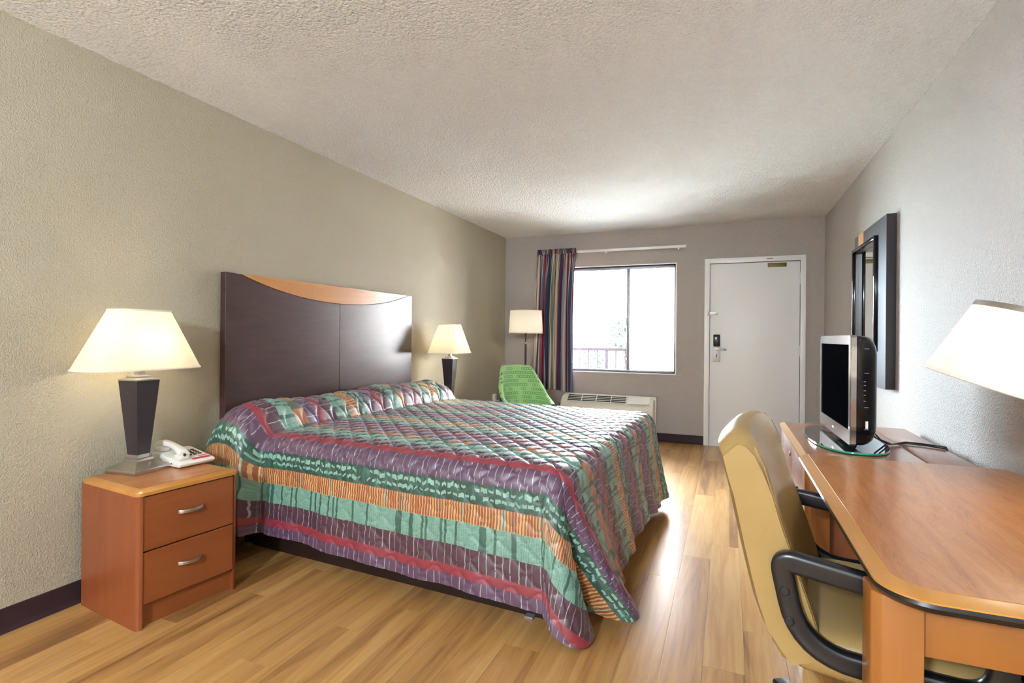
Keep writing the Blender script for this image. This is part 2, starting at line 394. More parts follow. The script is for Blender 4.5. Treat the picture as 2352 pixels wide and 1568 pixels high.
B().box((XM - 0.024, 0.070, 1.33), (XM - 0.006, 0.084, 1.42), 0.003).build('sash_latch', M['alu'], ms)
def glass():
    m = Mat('window_glass', 0.0); nt = m.nt
    t = m.node('ShaderNodeBsdfTransparent'); t.inputs[0].default_value = (0.97, 0.985, 0.98, 1)
    g = m.node('ShaderNodeBsdfGlossy'); g.inputs['Roughness'].default_value = 0.01
    fz = m.node('ShaderNodeFresnel'); fz.inputs[0].default_value = 1.35
    mx = m.node('ShaderNodeMixShader'); nt.links.new(fz.outputs[0], mx.inputs[0]); nt.links.new(t.outputs[0], mx.inputs[1]); nt.links.new(g.outputs[0], mx.inputs[2])
    nt.links.new(mx.outputs[0], nt.nodes['Material Output'].inputs[0]); return m.m
M['glass'] = glass()
B().box((WX0 + a, 0.108, WZ0 + a), (XM + 0.012, 0.112, WZ1 - a)).build('pane', M['glass'], w1, False)
B().box((XM - 0.012, 0.090, WZ0 + a), (WX1 - a, 0.094, WZ1 - a)).build('pane', M['glass'], w1, False)

# ================================================================ bed
BO, BA = Vector((0.08, 3.06, 0)), math.radians(-3.5)
bed = thing('bed', 'low dark bed base with a mattress, hidden under the striped bedspread', 'bed', BO, BA)
bb = B().box((0.07, -0.83, 0.0), (1.93, 0.83, 0.17), 0.004).build('bed_base', M['bed_base'], bed)
for u in (0.12, 1.85):
    for v in (-0.83, 0.83): B().box((u - 0.02, v - 0.03, 0.0), (u + 0.02, v + 0.008 if v > 0 else v + 0.03, 0.012), 0.003).build('glide', M['alu'], bb)
B().box((0.07, -0.86, 0.175), (1.97, 0.86, 0.36), 0.05, 3).build('box_spring', M['mattress'], bed)
B().box((0.07, -0.86, 0.365), (1.97, 0.86, 0.615), 0.07, 4).build('mattress', M['mattress'], bed)

# ---- bedspread: flat top + hanging skirt, one cloth with U (length) and V (width) in metres
ST = 0.0066; UL, VT0 = 1.95, 0.85
us = np.linspace(0, UL, int(UL / ST) + 1)
def top_z(u): return spl(u, [0, .04, .10, .16, .21, .26, .30, .325, .338, .350, .37, .42, .6, 1.2, UL], [.710, .758, .793, .803, .798, .780, .748, .712, .676, .652, .648, .656, .657, .656, .655])
def pil(u): return 1 - sstep(u, 0.322, 0.358)                  # 1 over the pillow, 0 over the mattress
def rad(u): return 0.10 + 0.09 * pil(u)
def edge(u): return VT0 + 0.02 * pil(u)
nv = int(2 * VT0 / ST) + 1; tv = np.linspace(-1, 1, nv)
Ug, Tg = np.meshgrid(us, tv, indexing='ij')
pz = 0.012 * np.sin(Tg * 5.0 + 0.7) * pil(Ug) + 0.016 * np.exp(-(Tg / 0.12) ** 2) * -pil(Ug)      # two pillows, a dip between them
crown = 0.006 * (1 - Tg ** 2) * (1 - pil(Ug)) * np.clip((UL - Ug) / 0.3, 0, 1)
topP = np.stack([Ug, Tg * edge(Ug), top_z(Ug) + (pz + crown) * np.clip((1 - np.abs(Tg)) / 0.08, 0, 1)], -1)
V0 = 0.645
topUV = np.stack([Ug + 0.25, V0 + (Tg + 1) * VT0], -1)

st = []       # stations: edge point, outward normal, radius, hem point, U, V at the edge, dU/dd, dV/dd, fold
def side_stations(sg):
    out = []
    for u in us:
        p = float(pil(u)); e, R = float(edge(u)), float(rad(u))
        zc = float(top_z(u))
        wave = 0.008 * math.sin(u * 9.0 + sg) + 0.005 * math.sin(u * 23.0 + 1.3)
        near = float(sstep(u, 1.55, UL)); tuckin = math.exp(-((u - 0.385) / 0.03) ** 2) * 0.02
        gath = p * (0.016 * math.sin(u * 58.0) + 0.010 * math.sin(u * 31 + 1))
        hv = e + R + 0.035 + wave - tuckin + gath + p * -0.025
        hz = float(spl(u, [0, .3, .8, 1.25, 1.7, UL], [.17, .160, .150, .128, .122, .108])) + 0.004 * math.sin(u * 13)
        out.append(((u, sg * e, zc), (0, sg), R, (u + 0.02 * near, sg * hv, hz), u + 0.25, V0 if sg < 0 else V0 + 2 * VT0, 0.0, sg, p))
    return out
PH = [0, 10, 18, 26, 33, 39, 45, 51, 58, 66, 73, 79, 85, 90]
HU = [.02, .04, .07, .13, .185, .195, .120, .080, .160, .265, .325, .345, .335, .315]
HV = [-.148, -.155, -.170, -.165, -.120, -.05, .010, .060, .050, .030, .035, .055, .085, .110]
HZ = [.108, .095, .060, .030, .016, .022, .045, .060, .062, .066, .072, .080, .095, .110]
HU2 = [.02, .04, .06, .09, .12, .14, .15, .16, .17, .18, .19, .19, .19, .19]
HV2 = [-.13, -.13, -.13, -.13, -.12, -.11, -.10, -.09, -.07, -.05, -.03, -.02, -.01, .0]
HZ2 = [.10, .09, .08, .07, .06, .06, .06, .06, .065, .07, .08, .09, .10, .11]
nph = 130
def corner_stations(sg):
    tb = (HU, HV, HZ) if sg < 0 else (HU2, HV2, HZ2); out = []
    for k in range(1, nph):
        ph = 90.0 * k / nph; f = math.radians(ph); n = (math.sin(f), sg * math.cos(f))
        hu, hv, hz = (float(spl(ph, PH, t)) for t in tb)
        out.append(((UL, sg * VT0, 0.655), n, 0.10, (UL + hu, sg * (VT0 - hv), hz), UL + 0.25, V0 if sg < 0 else V0 + 2 * VT0, math.sin(f), sg * math.cos(f), 0.0))
    return out
foot = []
for t in tv:
    v = t * VT0; nl = math.exp(-(v + VT0) / 0.20); wv = 0.010 * math.sin(v * 17.0) + 0.008 * math.sin(v * 31 + 2)
    hu = 0.185 + (0.315 - 0.185) * nl + wv * (1 - nl); hv = v + 0.11 * nl
    hz = 0.125 + 0.02 * math.sin(v * 6 + 1) * (1 - nl) * sstep(v, -VT0, -0.5) - 0.015 * nl - 0.015 * math.exp(-(VT0 - v) / 0.1)
    foot.append(((UL, v, 0.655), (1, 0), 0.10, (UL + hu, hv, float(hz)), UL + 0.25, V0 + (t + 1) * VT0, 1.0, 0.0, 0.0))
st = side_stations(-1) + corner_stations(-1) + foot + corner_stations(1)[::-1] + side_stations(1)[::-1]
nd = 92; dl = np.linspace(0, 1, nd)
S = np.zeros((len(st), nd, 3)); SU = np.zeros((len(st), nd, 2))
for i, (e, n, R, hm, u0, v0, du, dv, p) in enumerate(st):
    L1 = R * PI / 2; A = np.array([e[0] + n[0] * R, e[1] + n[1] * R, e[2] - R]); Hm = np.array(hm); L2 = np.linalg.norm(Hm - A)
    dtot = V0; a1 = L1 / (L1 + L2)
    fa = np.clip(dl / a1, 0, 1) * PI / 2
    P = np.stack([e[0] + n[0] * R * np.sin(fa), e[1] + n[1] * R * np.sin(fa), e[2] - R * (1 - np.cos(fa))], -1)
    s = np.clip((dl - a1) / (1 - a1), 0, 1)[:, None]
    bulge = (np.sin(np.clip(s, 0, 1) * PI) * 0.012)
    P2 = A + (Hm - A) * (0.35 * s ** 2 + 0.65 * s) * np.array([1, 1, 0]) + (Hm - A) * s * np.array([0, 0, 1]) + np.array([n[0], n[1], 0]) * bulge * (0.3 + p)
    # the pillow end: cloth tucks in a little under the pillow, then hangs
    P2 = P2 - np.array([n[0], n[1], 0]) * 0.02 * p * np.exp(-((s - 0.3) / 0.15) ** 2)
    S[i] = np.where((dl > a1)[:, None], P2, P)
    d = dl * (dtot if abs(du) < 1e-9 or abs(dv) < 1e-9 else dtot * (1 + 0.06 * math.sin(2 * math.atan2(abs(du), abs(dv)))))
    SU[i, :, 0] = u0 + du * d; SU[i, :, 1] = v0 + dv * d
def quads(n, m, base):
    idx = np.arange(n * m).reshape(n, m) + base
    return np.stack([idx[:-1, :-1], idx[1:, :-1], idx[1:, 1:], idx[:-1, 1:]], -1).reshape(-1, 4)
VV = np.concatenate([topP.reshape(-1, 3), S.reshape(-1, 3)]); UVV = np.concatenate([topUV.reshape(-1, 2), SU.reshape(-1, 2)])
FF = np.concatenate([quads(len(us), nv, 0), quads(len(st), nd, topP.shape[0] * nv)[:, ::-1]])
key = np.round(VV * 2e4).astype(np.int64); _, first, inv = np.unique(key, axis=0, return_index=True, return_inverse=True)
inv = inv.ravel(); VV = VV[first]; UVV = UVV[first]; FF = inv[FF]
ok = np.array([len(set(f)) == 4 for f in FF.tolist()]); FF = FF[ok]
def vnormals(V, F):
    n = np.cross(V[F[:, 2]] - V[F[:, 0]], V[F[:, 3]] - V[F[:, 1]]); N = np.zeros_like(V)
    for k in range(4): np.add.at(N, F[:, k], n)
    return N / (np.linalg.norm(N, axis=1, keepdims=True) + 1e-12)
N = vnormals(VV, FF)
if N[:, 2].sum() < 0: FF = FF[:, ::-1]; N = -N
# quilting: ogee lines stitched through the wadding
cu, cvv = UVV[:, 0], UVV[:, 1]
qp, qa, qL = 0.058, 0.021, 0.118
def stitch_d(u, v):
    best = np.full(u.shape, 1.0)
    k0 = np.floor(v / qp)
    for dk in (-1, 0, 1, 2):
        k = k0 + dk; c = k * qp + np.where(k % 2 == 0, 1, -1) * qa * np.cos(2 * PI * u / qL) + 0.004 * np.sin(u * 11 + k)
        sl = qa * 2 * PI / qL * np.sin(2 * PI * u / qL)
        best = np.minimum(best, np.abs(v - c) / np.sqrt(1 + sl ** 2))
    return best
sd = stitch_d(cu, cvv)
flat = np.clip(N[:, 2], 0, 1)
amp = 0.0034 + 0.0068 * flat
puff = amp * (1 - np.exp(-sd / 0.0095)) - 0.0012 * np.exp(-(sd / 0.003) ** 2)
wr = 0.0008 * np.sin(cu * 210 + 3 * np.sin(cvv * 37)) * flat                     # crinkle across the stripes
VV = VV + N * (puff + wr)[:, None]
VV[:, 0] += (-0.008 - 0.0612 * VV[:, 1]) * np.clip(1 - VV[:, 0] / 0.32, 0, 1)      # the head end runs parallel to the headboard
me = bpy.data.meshes.new('bedspread'); me.from_pydata(VV.tolist(), [], FF.tolist())
uvl = me.uv_layers.new(name='UVMap'); li = np.empty(len(me.loops), dtype=np.int32); me.loops.foreach_get('vertex_index', li)
uvl.data.foreach_set('uv', UVV[li].astype(np.float32).ravel())

def spread_mat():
    m = Mat('striped_quilted_cotton', 0.42)
    uvn = m.node('ShaderNodeUVMap', uv_map='UVMap'); uv = E(m.nt, uvn.outputs[0]); U, V, _ = m.sep(uv)
    wob = m.noise(m.comb(U * 34.0, V * 7.0), 1.0, 2) - 0.5
    Vd = V + wob * 0.006
    wob2 = m.noise(m.comb(U * 6.0, V * 22.0), 1.0, 2) - 0.5
    Ud = U + wob2 * 0.010
    Pd = 0.917
    bw = [('red', .042), ('plum', .093), ('mint', .11), ('orange', .09), ('green', .095), ('purple', .095), ('red', .042), ('plum', .08), ('mint', .10), ('check', .08), ('purple', .09)]
    t = ((Vd - 0.055 + Pd) / Pd).fract()
    base = {'red': (0.25, 0.009, 0.024), 'plum': (0.058, 0.009, 0.026), 'mint': (0.19, 0.38, 0.29), 'orange': (0.29, 0.068, 0.011), 'green': (0.004, 0.062, 0.039), 'purple': (0.083, 0.028, 0.076), 'check': (0.38, 0.13, 0.03)}
    pos = 0; stops = []; bands = {}
    for nme, w in bw:
        stops.append((pos / Pd, base[nme])); bands.setdefault(nme, []).append((pos / Pd, (pos + w) / Pd)); pos += w
    col = m.ramp(t, stops, 'CONSTANT')
    def mask(nme):
        r = None
        for lo, hi in bands[nme]:
            k = (t > lo) * (t < hi); r = k if r is None else r + k
        return r
    row = ((Vd - 0.055 + Pd) / (Pd / 2.0)).floor()
    # thin pale ticks across purple and plum
    c = Ud * 30.0 + row * 0.37; r = m.white(c.floor() + row * 7.0); f = c.fract()
    tick = ((f - (r * 0.4 + 0.3)).abs()) < (r * 0.050 + 0.018)
    tick = tick * (m.noise(m.comb(U * 60.0, V * 30.0), 1.0, 1) > 0.36)
    col = m.mix(tick * (mask('purple') + mask('plum')) * 0.85, col, (0.40, 0.43, 0.45))
    # close tan bars on orange
    c = Ud * 72.0; r = m.white(c.floor() + row * 3.0); bar = ((c.fract() - 0.5).abs()) < (r * 0.22 + 0.10)
    tan = m.mix(m.white(c.floor() * 1.7) > 0.86, (0.62, 0.36, 0.12), (0.30, 0.42, 0.28))
    col = m.mix(bar * mask('orange'), col, tan)
    # mint: dark bars and fine cross lines
    c = Ud * 92.0 + 3.0; r = m.white(c.floor() + row * 5.0)
    fine = m.noise(m.comb(U * 60.0, V * 260.0), 1.0, 2) > 0.53
    col = m.mix(fine * mask('mint') * 0.55, col, (0.07, 0.21, 0.15))
    seam = ((c.fract() - 0.5).abs()) > 0.40
    col = m.mix(((r > 0.74) + seam * (r > 0.45) * 0.6).clamp() * mask('mint') * 0.92, col, (0.008, 0.085, 0.055))
    # green: two rows of pale dashes
    lo, hi = bands['green'][0]; g = (t - lo) / (hi - lo)
    for cen, th, frq in ((0.34, 0.085, 34.0), (0.74, 0.115, 30.0)):
        c = Ud * frq + cen * 10; r = m.white(c.floor() + cen * 31.0)
        dash = (((g + wob * 0.5 - cen).abs()) < (r * th * 0.8 + th * 0.4)) * ((c.fract() - 0.5).abs() < (r * 0.20 + 0.27)) * (r > 0.12)
        col = m.mix(dash * mask('green') * 0.85, col, (0.30, 0.52, 0.42))
    smear = m.noise(m.comb(U * 70.0, V * 6.0), 1.0, 2)
    col = m.mix((smear > 0.56) * mask('green') * 0.35, col, (0.05, 0.24, 0.17))
    # checked orange band
    c = Ud * 44.0; r = m.white(c.floor() + 9.0)
    col = m.mix((r > 0.52) * mask('check') * 0.9, col, (0.022, 0.10, 0.065))
    # faded cloth: slight tonal drift
    fade = m.noise(uv, 4.0, 3)
    col = m.mix(fade * 0.35, col, m.mix(0.35, col, (0.26, 0.23, 0.25)))
    m.set('Base Color', col); m.set('Roughness', 0.44); m.set('Specular IOR Level', 0.85)
    m.set('Coat Weight', 0.45); m.set('Coat Roughness', 0.55); m.set('Sheen Weight', 0.2); m.set('Sheen Roughness', 0.4); m.set('Sheen Tint', (0.92, 0.97, 1, 1))
    weave = m.noise(m.vmul(uv, (500, 900, 1)), 1.0, 2); cr = m.noise(m.comb(U * 55.0, V * 12.0), 1.0, 3, 0.6, 0.5)
    m.bump(weave * 0.2 + cr, 0.30, 0.004)
    return m.m
sp = link('bedspread', me, spread_mat(), None, True, 180)
sp.matrix_world = Matrix.Translation(BO) @ Matrix.Rotation(BA, 4, 'Z')
tag(sp, 'quilted bedspread striped in purple, red, green, orange and mint, draped over the bed and pillows', 'bedspread')

# ---- headboard (on the left wall)
hb = thing('headboard', 'dark espresso headboard with a curved orange wood inlay along its top', 'headboard', (0.018, 3.062, 0))
y0, y1, zt = -0.935, 0.935, 1.531
def harc(y):                       # lower edge of the inlay
    t = min(1, abs(y - 0.015) / 0.852); return 1.407 + 0.122 * t ** 2 * (0.86 + 0.14 * t ** 2)
ya = [-0.833 + 1.690 * i / 40 for i in range(41)]
for a_, b_, nm in ((y0, -0.0018, 'panel'), (0.0018, y1, 'panel')):
    ys = [y for y in ya if a_ < y < b_]
    pts = [(a_, 0.30), (b_, 0.30)] + ([(b_, zt)] if b_ == y1 else [(b_, harc(b_) - 0.0015)]) + [(y, harc(y) - 0.0015) for y in reversed(ys)] + ([(a_, zt)] if a_ == y0 else [(a_, harc(a_) - 0.0015)])
    if a_ == y0: pts = pts
    B().prism(pts, 0.0, 0.042, 'x', 0.0012, 1).build(nm, M['espresso'], hb)
B().prism([(y, harc(y) + 0.0015) for y in ya] + [(ya[-1] - 0.004, zt), (ya[0] + 0.004, zt)], 0.002, 0.0405, 'x', 0.001, 1).build('inlay', M['inlay'], hb)
B().box((-0.016, y0 + 0.1, 0.9), (0.0, y1 - 0.1, 1.0)).build('wall_cleat', M['espresso'], hb)

# ================================================================ nightstands
def nightstand(label, loc, rz):
    t = thing('nightstand', label, 'nightstand', loc, rz, 'bedside nightstands')     # local: +x front, origin back centre on the floor
    w, dp, hh = 0.215, 0.443, 0.56
    sd_ = rrect(0, -w, dp, w, 0.022, 5)
    bd = B()
    for s in (-1, 1):
        o = [(0, s * w), (0, s * (w - 0.018)), (dp - 0.004, s * (w - 0.018))] + [(dp - 0.022 + 0.022 * math.cos(a_), s * (w - 0.022 + 0.022 * math.sin(a_))) for a_ in [PI / 2 * k / 6 for k in range(0, 7)]]
        bd.prism(o, 0.0, hh - 0.026, 'z')
    bd.box((0, -w + 0.018, 0.01), (0.012, w - 0.018, hh - 0.03)).box((0.012, -w + 0.018, 0.09), (dp - 0.03, w - 0.018, 0.105))
    bd.box((0.012, -w + 0.018, hh - 0.045), (dp - 0.03, w - 0.018, hh - 0.027))
    bd.build('body', M['cherry'], t)
    B().box((dp - 0.042, -w + 0.018, 0.0), (dp - 0.028, w - 0.018, 0.088)).build('plinth', M['cherry_h'], t)
    # top: amber bevelled border and flat laminate centre
    r0 = rrect(-0.002, -w - 0.002, dp + 0.004, w + 0.002, 0.024, 5); r1 = rrect(0.022, -w + 0.022, dp - 0.022, w - 0.022, 0.006, 5)
    B().rings([[(x, y, hh - 0.026) for x, y in r0], [(x, y, hh - 0.013) for x, y in r0], [(x, y, hh - 0.0008) for x, y in r1]], True, True).build('top_edge', M['amber'], t)
    B().prism(rrect(0.0225, -w + 0.0225, dp - 0.0225, w - 0.0225, 0.006), hh - 0.006, hh, 'z').build('top_panel', M['top'], t)
    for z0, z1 in ((0.096, 0.303), (0.309, 0.528)):
        dr = B().box((dp - 0.026, -w + 0.0205, z0), (dp - 0.004, w - 0.0205, z1), 0.0015, 1).build('drawer', M['cherry_h'], t)
        zc = (z0 + z1) / 2 + 0.012
        pth = [(dp - 0.006 + 0.024 * math.sin(PI * k / 16) ** 0.55, -0.05 + 0.1 * k / 16, zc) for k in range(17)]
        B().tube(pth, [0.0075 - 0.002 * abs(k - 8) / 8 for k in range(17)], 10, sq=(0.008, 0.015)).build('handle', M['steel'], dr)
    return t
ns = nightstand('honey brown two-drawer nightstand holding the lamp and the phone', (0.062, 1.652, 0), math.radians(-6.3))
ns2 = copy_tree(ns); ns2.location = (0.05, 4.40, 0); ns2.rotation_euler = (0, 0, 0); ns2['label'] = 'honey brown nightstand behind the far side of the bed'

# ================================================================ lamps
def soft(rx, ry, z, n=48, p=3.2):
    out = []
    for i in range(n):
        a_ = 2 * PI * i / n; c_, s_ = math.cos(a_), math.sin(a_)
        k = (abs(c_) ** p + abs(s_) ** p) ** (-1 / p); out.append((rx * k * c_, ry * k * s_, z))
    return out
def bulb(parent, loc, watts, col=(1.0, 0.86, 0.62), name='bulb_light', r=0.035):
    l = bpy.data.lights.new(name, 'POINT'); l.energy = watts; l.color = col; l.shadow_soft_size = r
    o = bpy.data.objects.new(name, l); COL.objects.link(o); o.parent = parent; o.location = loc; return o
def square(h_, z, r=0.0): return [(-h_, -h_, z), (h_, -h_, z), (h_, h_, z), (-h_, h_, z)]
def table_lamp(label, loc, rz, watts):
    t = thing('table_lamp', label, 'lamp', loc, 0, 'bedside table lamps')
    R_ = Matrix.Rotation(rz, 4, 'Z')
    bs = B().box((-0.088, -0.088, 0), (0.088, 0.088, 0.020), 0.002, 2, R_)
    bs.rings([square(0.086, 0.0195), square(0.040, 0.048), square(0.040, 0.058), square(0.028, 0.060), square(0.028, 0.078)], True, True, R_)
    b_ = bs.build('base', M['steel'], t, True, 25)
    B().box((-0.078, -0.020, 0.023), (-0.060, 0.022, 0.035), 0.002, 2, R_ @ Matrix.Rotation(0.0, 4, 'Y')).build('outlet_cover', M['black'], b_)
    B().tube([(0.062, 0.0, 0.032), (0.070, 0.0, 0.044)], 0.004, 8, mtx=R_).build('switch', M['steel'], b_)
    B().rings([square(0.030, 0.076), square(0.0555, 0.412)], True, True, R_).build('body', M['lamp_body'], t, True, 25)
    B().rings([square(0.0565, 0.412), square(0.0565, 0.418), square(0.035, 0.424), square(0.035, 0.430), square(0.020, 0.434), square(0.014, 0.437), square(0.014, 0.470)], True, True, R_).build('neck', M['steel'], t, True, 25)
    hp = [(0.0, 0.06 * math.sin(a_) * (1 if k else 1), 0.50 + 0.11 * (1 - math.cos(a_))) for k, a_ in enumerate([PI * j / 14 for j in range(15)])]
    harp = [(0, 0.05 * math.cos(a_ - PI / 2) * 1.0, 0.60 + 0.11 * math.sin(a_ - PI / 2)) for a_ in [PI * j / 16 for j in range(17)]]
    B().tube([(0, 0, 0.47)] + [(0, 0.05 * math.sin(PI * j / 16), 0.48 + 0.235 * j / 16) for j in range(17)], 0.002, 6).build('harp', M['steel'], t)
    sh = B(); rings = []
    for k in range(7):
        f = k / 6; rings.append(soft(0.150 + (0.082 - 0.150) * f, 0.252 + (0.122 - 0.252) * f, 0.463 + 0.262 * f))
    sh.rings(rings, True, False); s_ = sh.build('shade', M['shade'], t, True, 60)
    for rx, ry, z in ((0.1505, 0.2525, 0.463), (0.0825, 0.1225, 0.725)):
        B().rings([soft(rx, ry, z - 0.001), soft(rx + 0.0012, ry + 0.0012, z + 0.003), soft(rx - 0.001, ry - 0.001, z + 0.0075), soft(rx - 0.002, ry - 0.002, z)], True, False).build('trim', M['shade_trim'], s_)
    gl = B().lathe([(0.012, 0.49), (0.016, 0.515), (0.030, 0.55), (0.034, 0.575), (0.028, 0.60), (0.012, 0.612)], 20); gl.build('bulb', M['bulb'], t)
    bulb(t, (0, 0, 0.565), watts)
    return t
def bulb_mat():
    m = Mat('lit_bulb', 0.4, (1, 0.9, 0.7)); m.set('Emission Color', (1, 0.82, 0.55, 1)); m.set('Emission Strength', 6.0); return m.m
M['bulb'] = bulb_mat()
def no_shadow(o): pass
tl1 = table_lamp('lit table lamp with dark tapered body on the nightstand beside the phone', (0.150, 1.606, 0.56), math.radians(6), 22)
tl2 = table_lamp('lit table lamp with dark tapered body past the far end of the headboard', (0.235, 4.375, 0.56), math.radians(4), 22)

# floor lamp
t = thing('floor_lamp', 'lit floor lamp with white drum shade between the green chair and the curtain', 'lamp', (0.432, 5.86, 0))
B().lathe([(0.13, 0), (0.13, 0.012), (0.12, 0.02), (0.02, 0.028), (0.012, 0.04)], 32).build('base', M['lamp_body'], t)
pp = B().lathe([(0.0125, 0.03), (0.0125, 1.095)], 16).build('pole', M['lamp_body'], t)
B().lathe([(0.014, 1.095), (0.016, 1.10), (0.016, 1.112), (0.013, 1.118)], 16).build('collar', M['chrome'], pp)
B().lathe([(0.008, 1.11), (0.008, 1.26)], 12).build('upper_pole', M['lamp_body'], t)
R_ = [(0.200, 1.222), (0.196, 1.31), (0.191, 1.40), (0.186, 1.492)]
s_ = B().lathe(R_, 48, cap=False).build('shade', M['shade_w'], t, True, 60)
for r_, z in ((0.2005, 1.222), (0.1865, 1.485)): B().lathe([(r_ - 0.001, z - 0.001), (r_ + 0.0012, z + 0.001), (r_ + 0.001, z + 0.007), (r_ - 0.001, z + 0.008)], 48, cap=False).build('trim', M['shade_trim'], s_)
B().lathe([(0.012, 1.25), (0.016, 1.27), (0.030, 1.30), (0.034, 1.325), (0.028, 1.35), (0.012, 1.362)], 20).build('bulb', M['bulb'], t)
bulb(t, (0, 0, 1.32), 18, (1.0, 0.9, 0.74))

# swing-arm wall lamp over the desk: shade hangs slightly tilted from its arm
t = thing('wall_lamp', 'lit wall lamp with large white cone shade over the desk', 'lamp', (W, 1.62, 1.30))
B().lathe([(0.055, 0), (0.055, 0.012), (0.045, 0.018), (0.018, 0.022), (0.018, 0.035)], 28, mtx=Matrix.Rotation(-PI / 2, 4, 'Y')).build('wall_plate', M['steel'], t)
TL = Matrix.Translation((-0.212, 0.09, -0.165)) @ Matrix.Rotation(math.radians(19), 4, Vector((0.25, 0.97, 0)))
B().tube([(-0.03, 0, 0), (-0.07, 0.01, 0.05), (-0.12, 0.04, 0.14), (-0.17, 0.075, 0.17), (-0.178, 0.090, 0.08), (-0.163, 0.09, -0.02)], 0.009, 12).build('arm', M['steel'], t)
B().lathe([(0.055, 0.102), (0.050, 0.110), (0.034, 0.115), (0.032, 0.132), (0.018, 0.137), (0.013, 0.185)], 28, mtx=TL).build('cap', M['steel'], t)
prof = [(0.198 + (0.156 - 0.198) * k / 6, -0.090 + 0.200 * k / 6) for k in range(7)]
s_ = B().lathe(prof, 64, cap=False, mtx=TL).build('shade', M['shade_w'], t, True, 60)
B().lathe([(0.197, -0.091), (0.1995, -0.089), (0.196, -0.080), (0.194, -0.088)], 64, cap=False, mtx=TL).build('trim', M['shade_trim'], s_)
B().lathe([(0.1590, 0.098), (0.1570, 0.111), (0.155, 0.112), (0.155, 0.102)], 64, cap=False, mtx=TL).build('rim', M['steel'], s_)
for k in range(3):
    a_ = 2 * PI * k / 3 + 0.4
    B().tube([(0.02 * math.cos(a_), 0.02 * math.sin(a_), 0.106), (0.156 * math.cos(a_), 0.156 * math.sin(a_), 0.106)], 0.0025, 8, mtx=TL).build('spider_arm', M['steel'], s_)
B().lathe([(0.012, 0.06), (0.016, 0.04), (0.030, 0.01), (0.034, -0.015), (0.028, -0.04), (0.012, -0.052)], 20, mtx=TL).build('bulb', M['bulb'], t)
bulb(t, (TL @ Vector((0, 0, -0.005))), 7.5, (1.0, 0.97, 0.92))

# added fill lamp, unseen behind the camera, standing in for the near-end light
t = thing('fill_ceiling_lamp', 'added round ceiling lamp for fill light, unseen at the near end of the room', 'lamp', (1.8, -1.95, H))
B().lathe([(0.19, 0), (0.19, -0.02), (0.18, -0.03)], 40).build('pan', M['steel'], t)
def dome_mat():
    m = Mat('fill_lamp_opal_glass', 0.3, (0.9, 0.9, 0.88)); m.set('Emission Color', (0.9, 0.96, 1, 1)); m.set('Emission Strength', 5.0); return m.m
B().lathe([(0.18, -0.03), (0.172, -0.06), (0.14, -0.09), (0.08, -0.112), (0.02, -0.118)], 40).build('diffuser', dome_mat(), t)
lc = bulb(t, (0, 0, -0.30), 155, (0.76, 0.88, 1.0), 'fill_light', 0.12)  # added fill light below the diffuser, brightens the room from behind the camera

# ================================================================ telephone on the nightstand
t = thing('telephone', 'cream corded desk telephone with red labels on the nightstand', 'telephone', (0.205, 1.785, 0.56), math.radians(-7))
# local: +x toward the user, keypad on +y, handset along -y side
prof = [(-0.115, 0.004), (0.105, 0.004), (0.118, 0.016), (0.118, 0.024), (0.105, 0.030), (-0.080, 0.058), (-0.108, 0.058), (-0.120, 0.046), (-0.120, 0.012)]
B().prism(prof, -0.082, 0.082, 'y', 0.005, 2).build('body', M['phone'], t)
def face(x, y, up=0.0): return (x, y, 0.030 + (0.105 - x) * 0.0282 / 0.185 + up)
hs = B(); pth = []
for k in range(25):
    f = k / 24; x = -0.108 + 0.198 * f
    arch = 0.030 * math.sin(PI * f) ** 0.6
    pth.append((x, -0.050, face(x, 0)[2] + 0.022 + arch * 0.8))
rr = [0.024 - 0.009 * math.sin(PI * k / 24) ** 1.2 for k in range(25)]
hs = B(); R_ = []
for (x, y, z), r_ in zip(pth, rr): R_.append([(x, y + 1.05 * r_ * math.copysign(abs(math.cos(a_)) ** 0.6, math.cos(a_)), z + r_ * 0.8 * math.copysign(abs(math.sin(a_)) ** 0.6, math.sin(a_))) for a_ in [2 * PI * (j + .5) / 16 for j in range(16)]])
hs.rings(R_)
for x in (-0.088, 0.070): hs.box((x - 0.024, -0.076, face(x, 0)[2] - 0.002), (x + 0.024, -0.024, face(x, 0)[2] + 0.026), 0.010, 3)
hd = hs.build('handset', M['phone'], t, True, 40)
B().prism(rrect(-0.055, 0.052, -0.045, 0.066, 0.004), 0.0905, 0.0955, 'x').build('hook_mark', M['key'], hd)
SL = Matrix.Rotation(math.atan2(0.0282, 0.185), 4, 'Y')
for i in range(4):
    for j in range(3):
        x, y, z = face(-0.030 + i * 0.022, 0.006 + j * 0.024)
        B().box((-0.006, -0.0085, 0), (0.006, 0.0085, 0.004), 0.0015, 1, Matrix.Translation((x, y, z - 0.0005)) @ SL).build('key', M['key'], t)
for x, h_ in ((0.090, 0.011), (0.064, 0.004)):
    X_, Y_, Z_ = face(x, 0.030)
    B().box((-h_, -0.044 if h_ > .01 else 0.0, 0), (h_, 0.044, 0.0012), 0.0004, 1, Matrix.Translation((X_, Y_, Z_ - 0.0003)) @ SL).build('label_strip', M['phone_red'], t)
B().lathe([(0.004, 0), (0.003, 0.002)], 12, mtx=Matrix.Translation((0.045, -0.0825, 0.018)) @ Matrix.Rotation(PI / 2, 4, 'X')).build('jack', M['key'], t)
B().tube([(-0.118, 0.03, 0.02), (-0.14, 0.035, 0.008), (-0.146, 0.06, -0.05), (-0.150, 0.11, -0.2)], 0.0022, 8).build('cord', M['phone'], t)

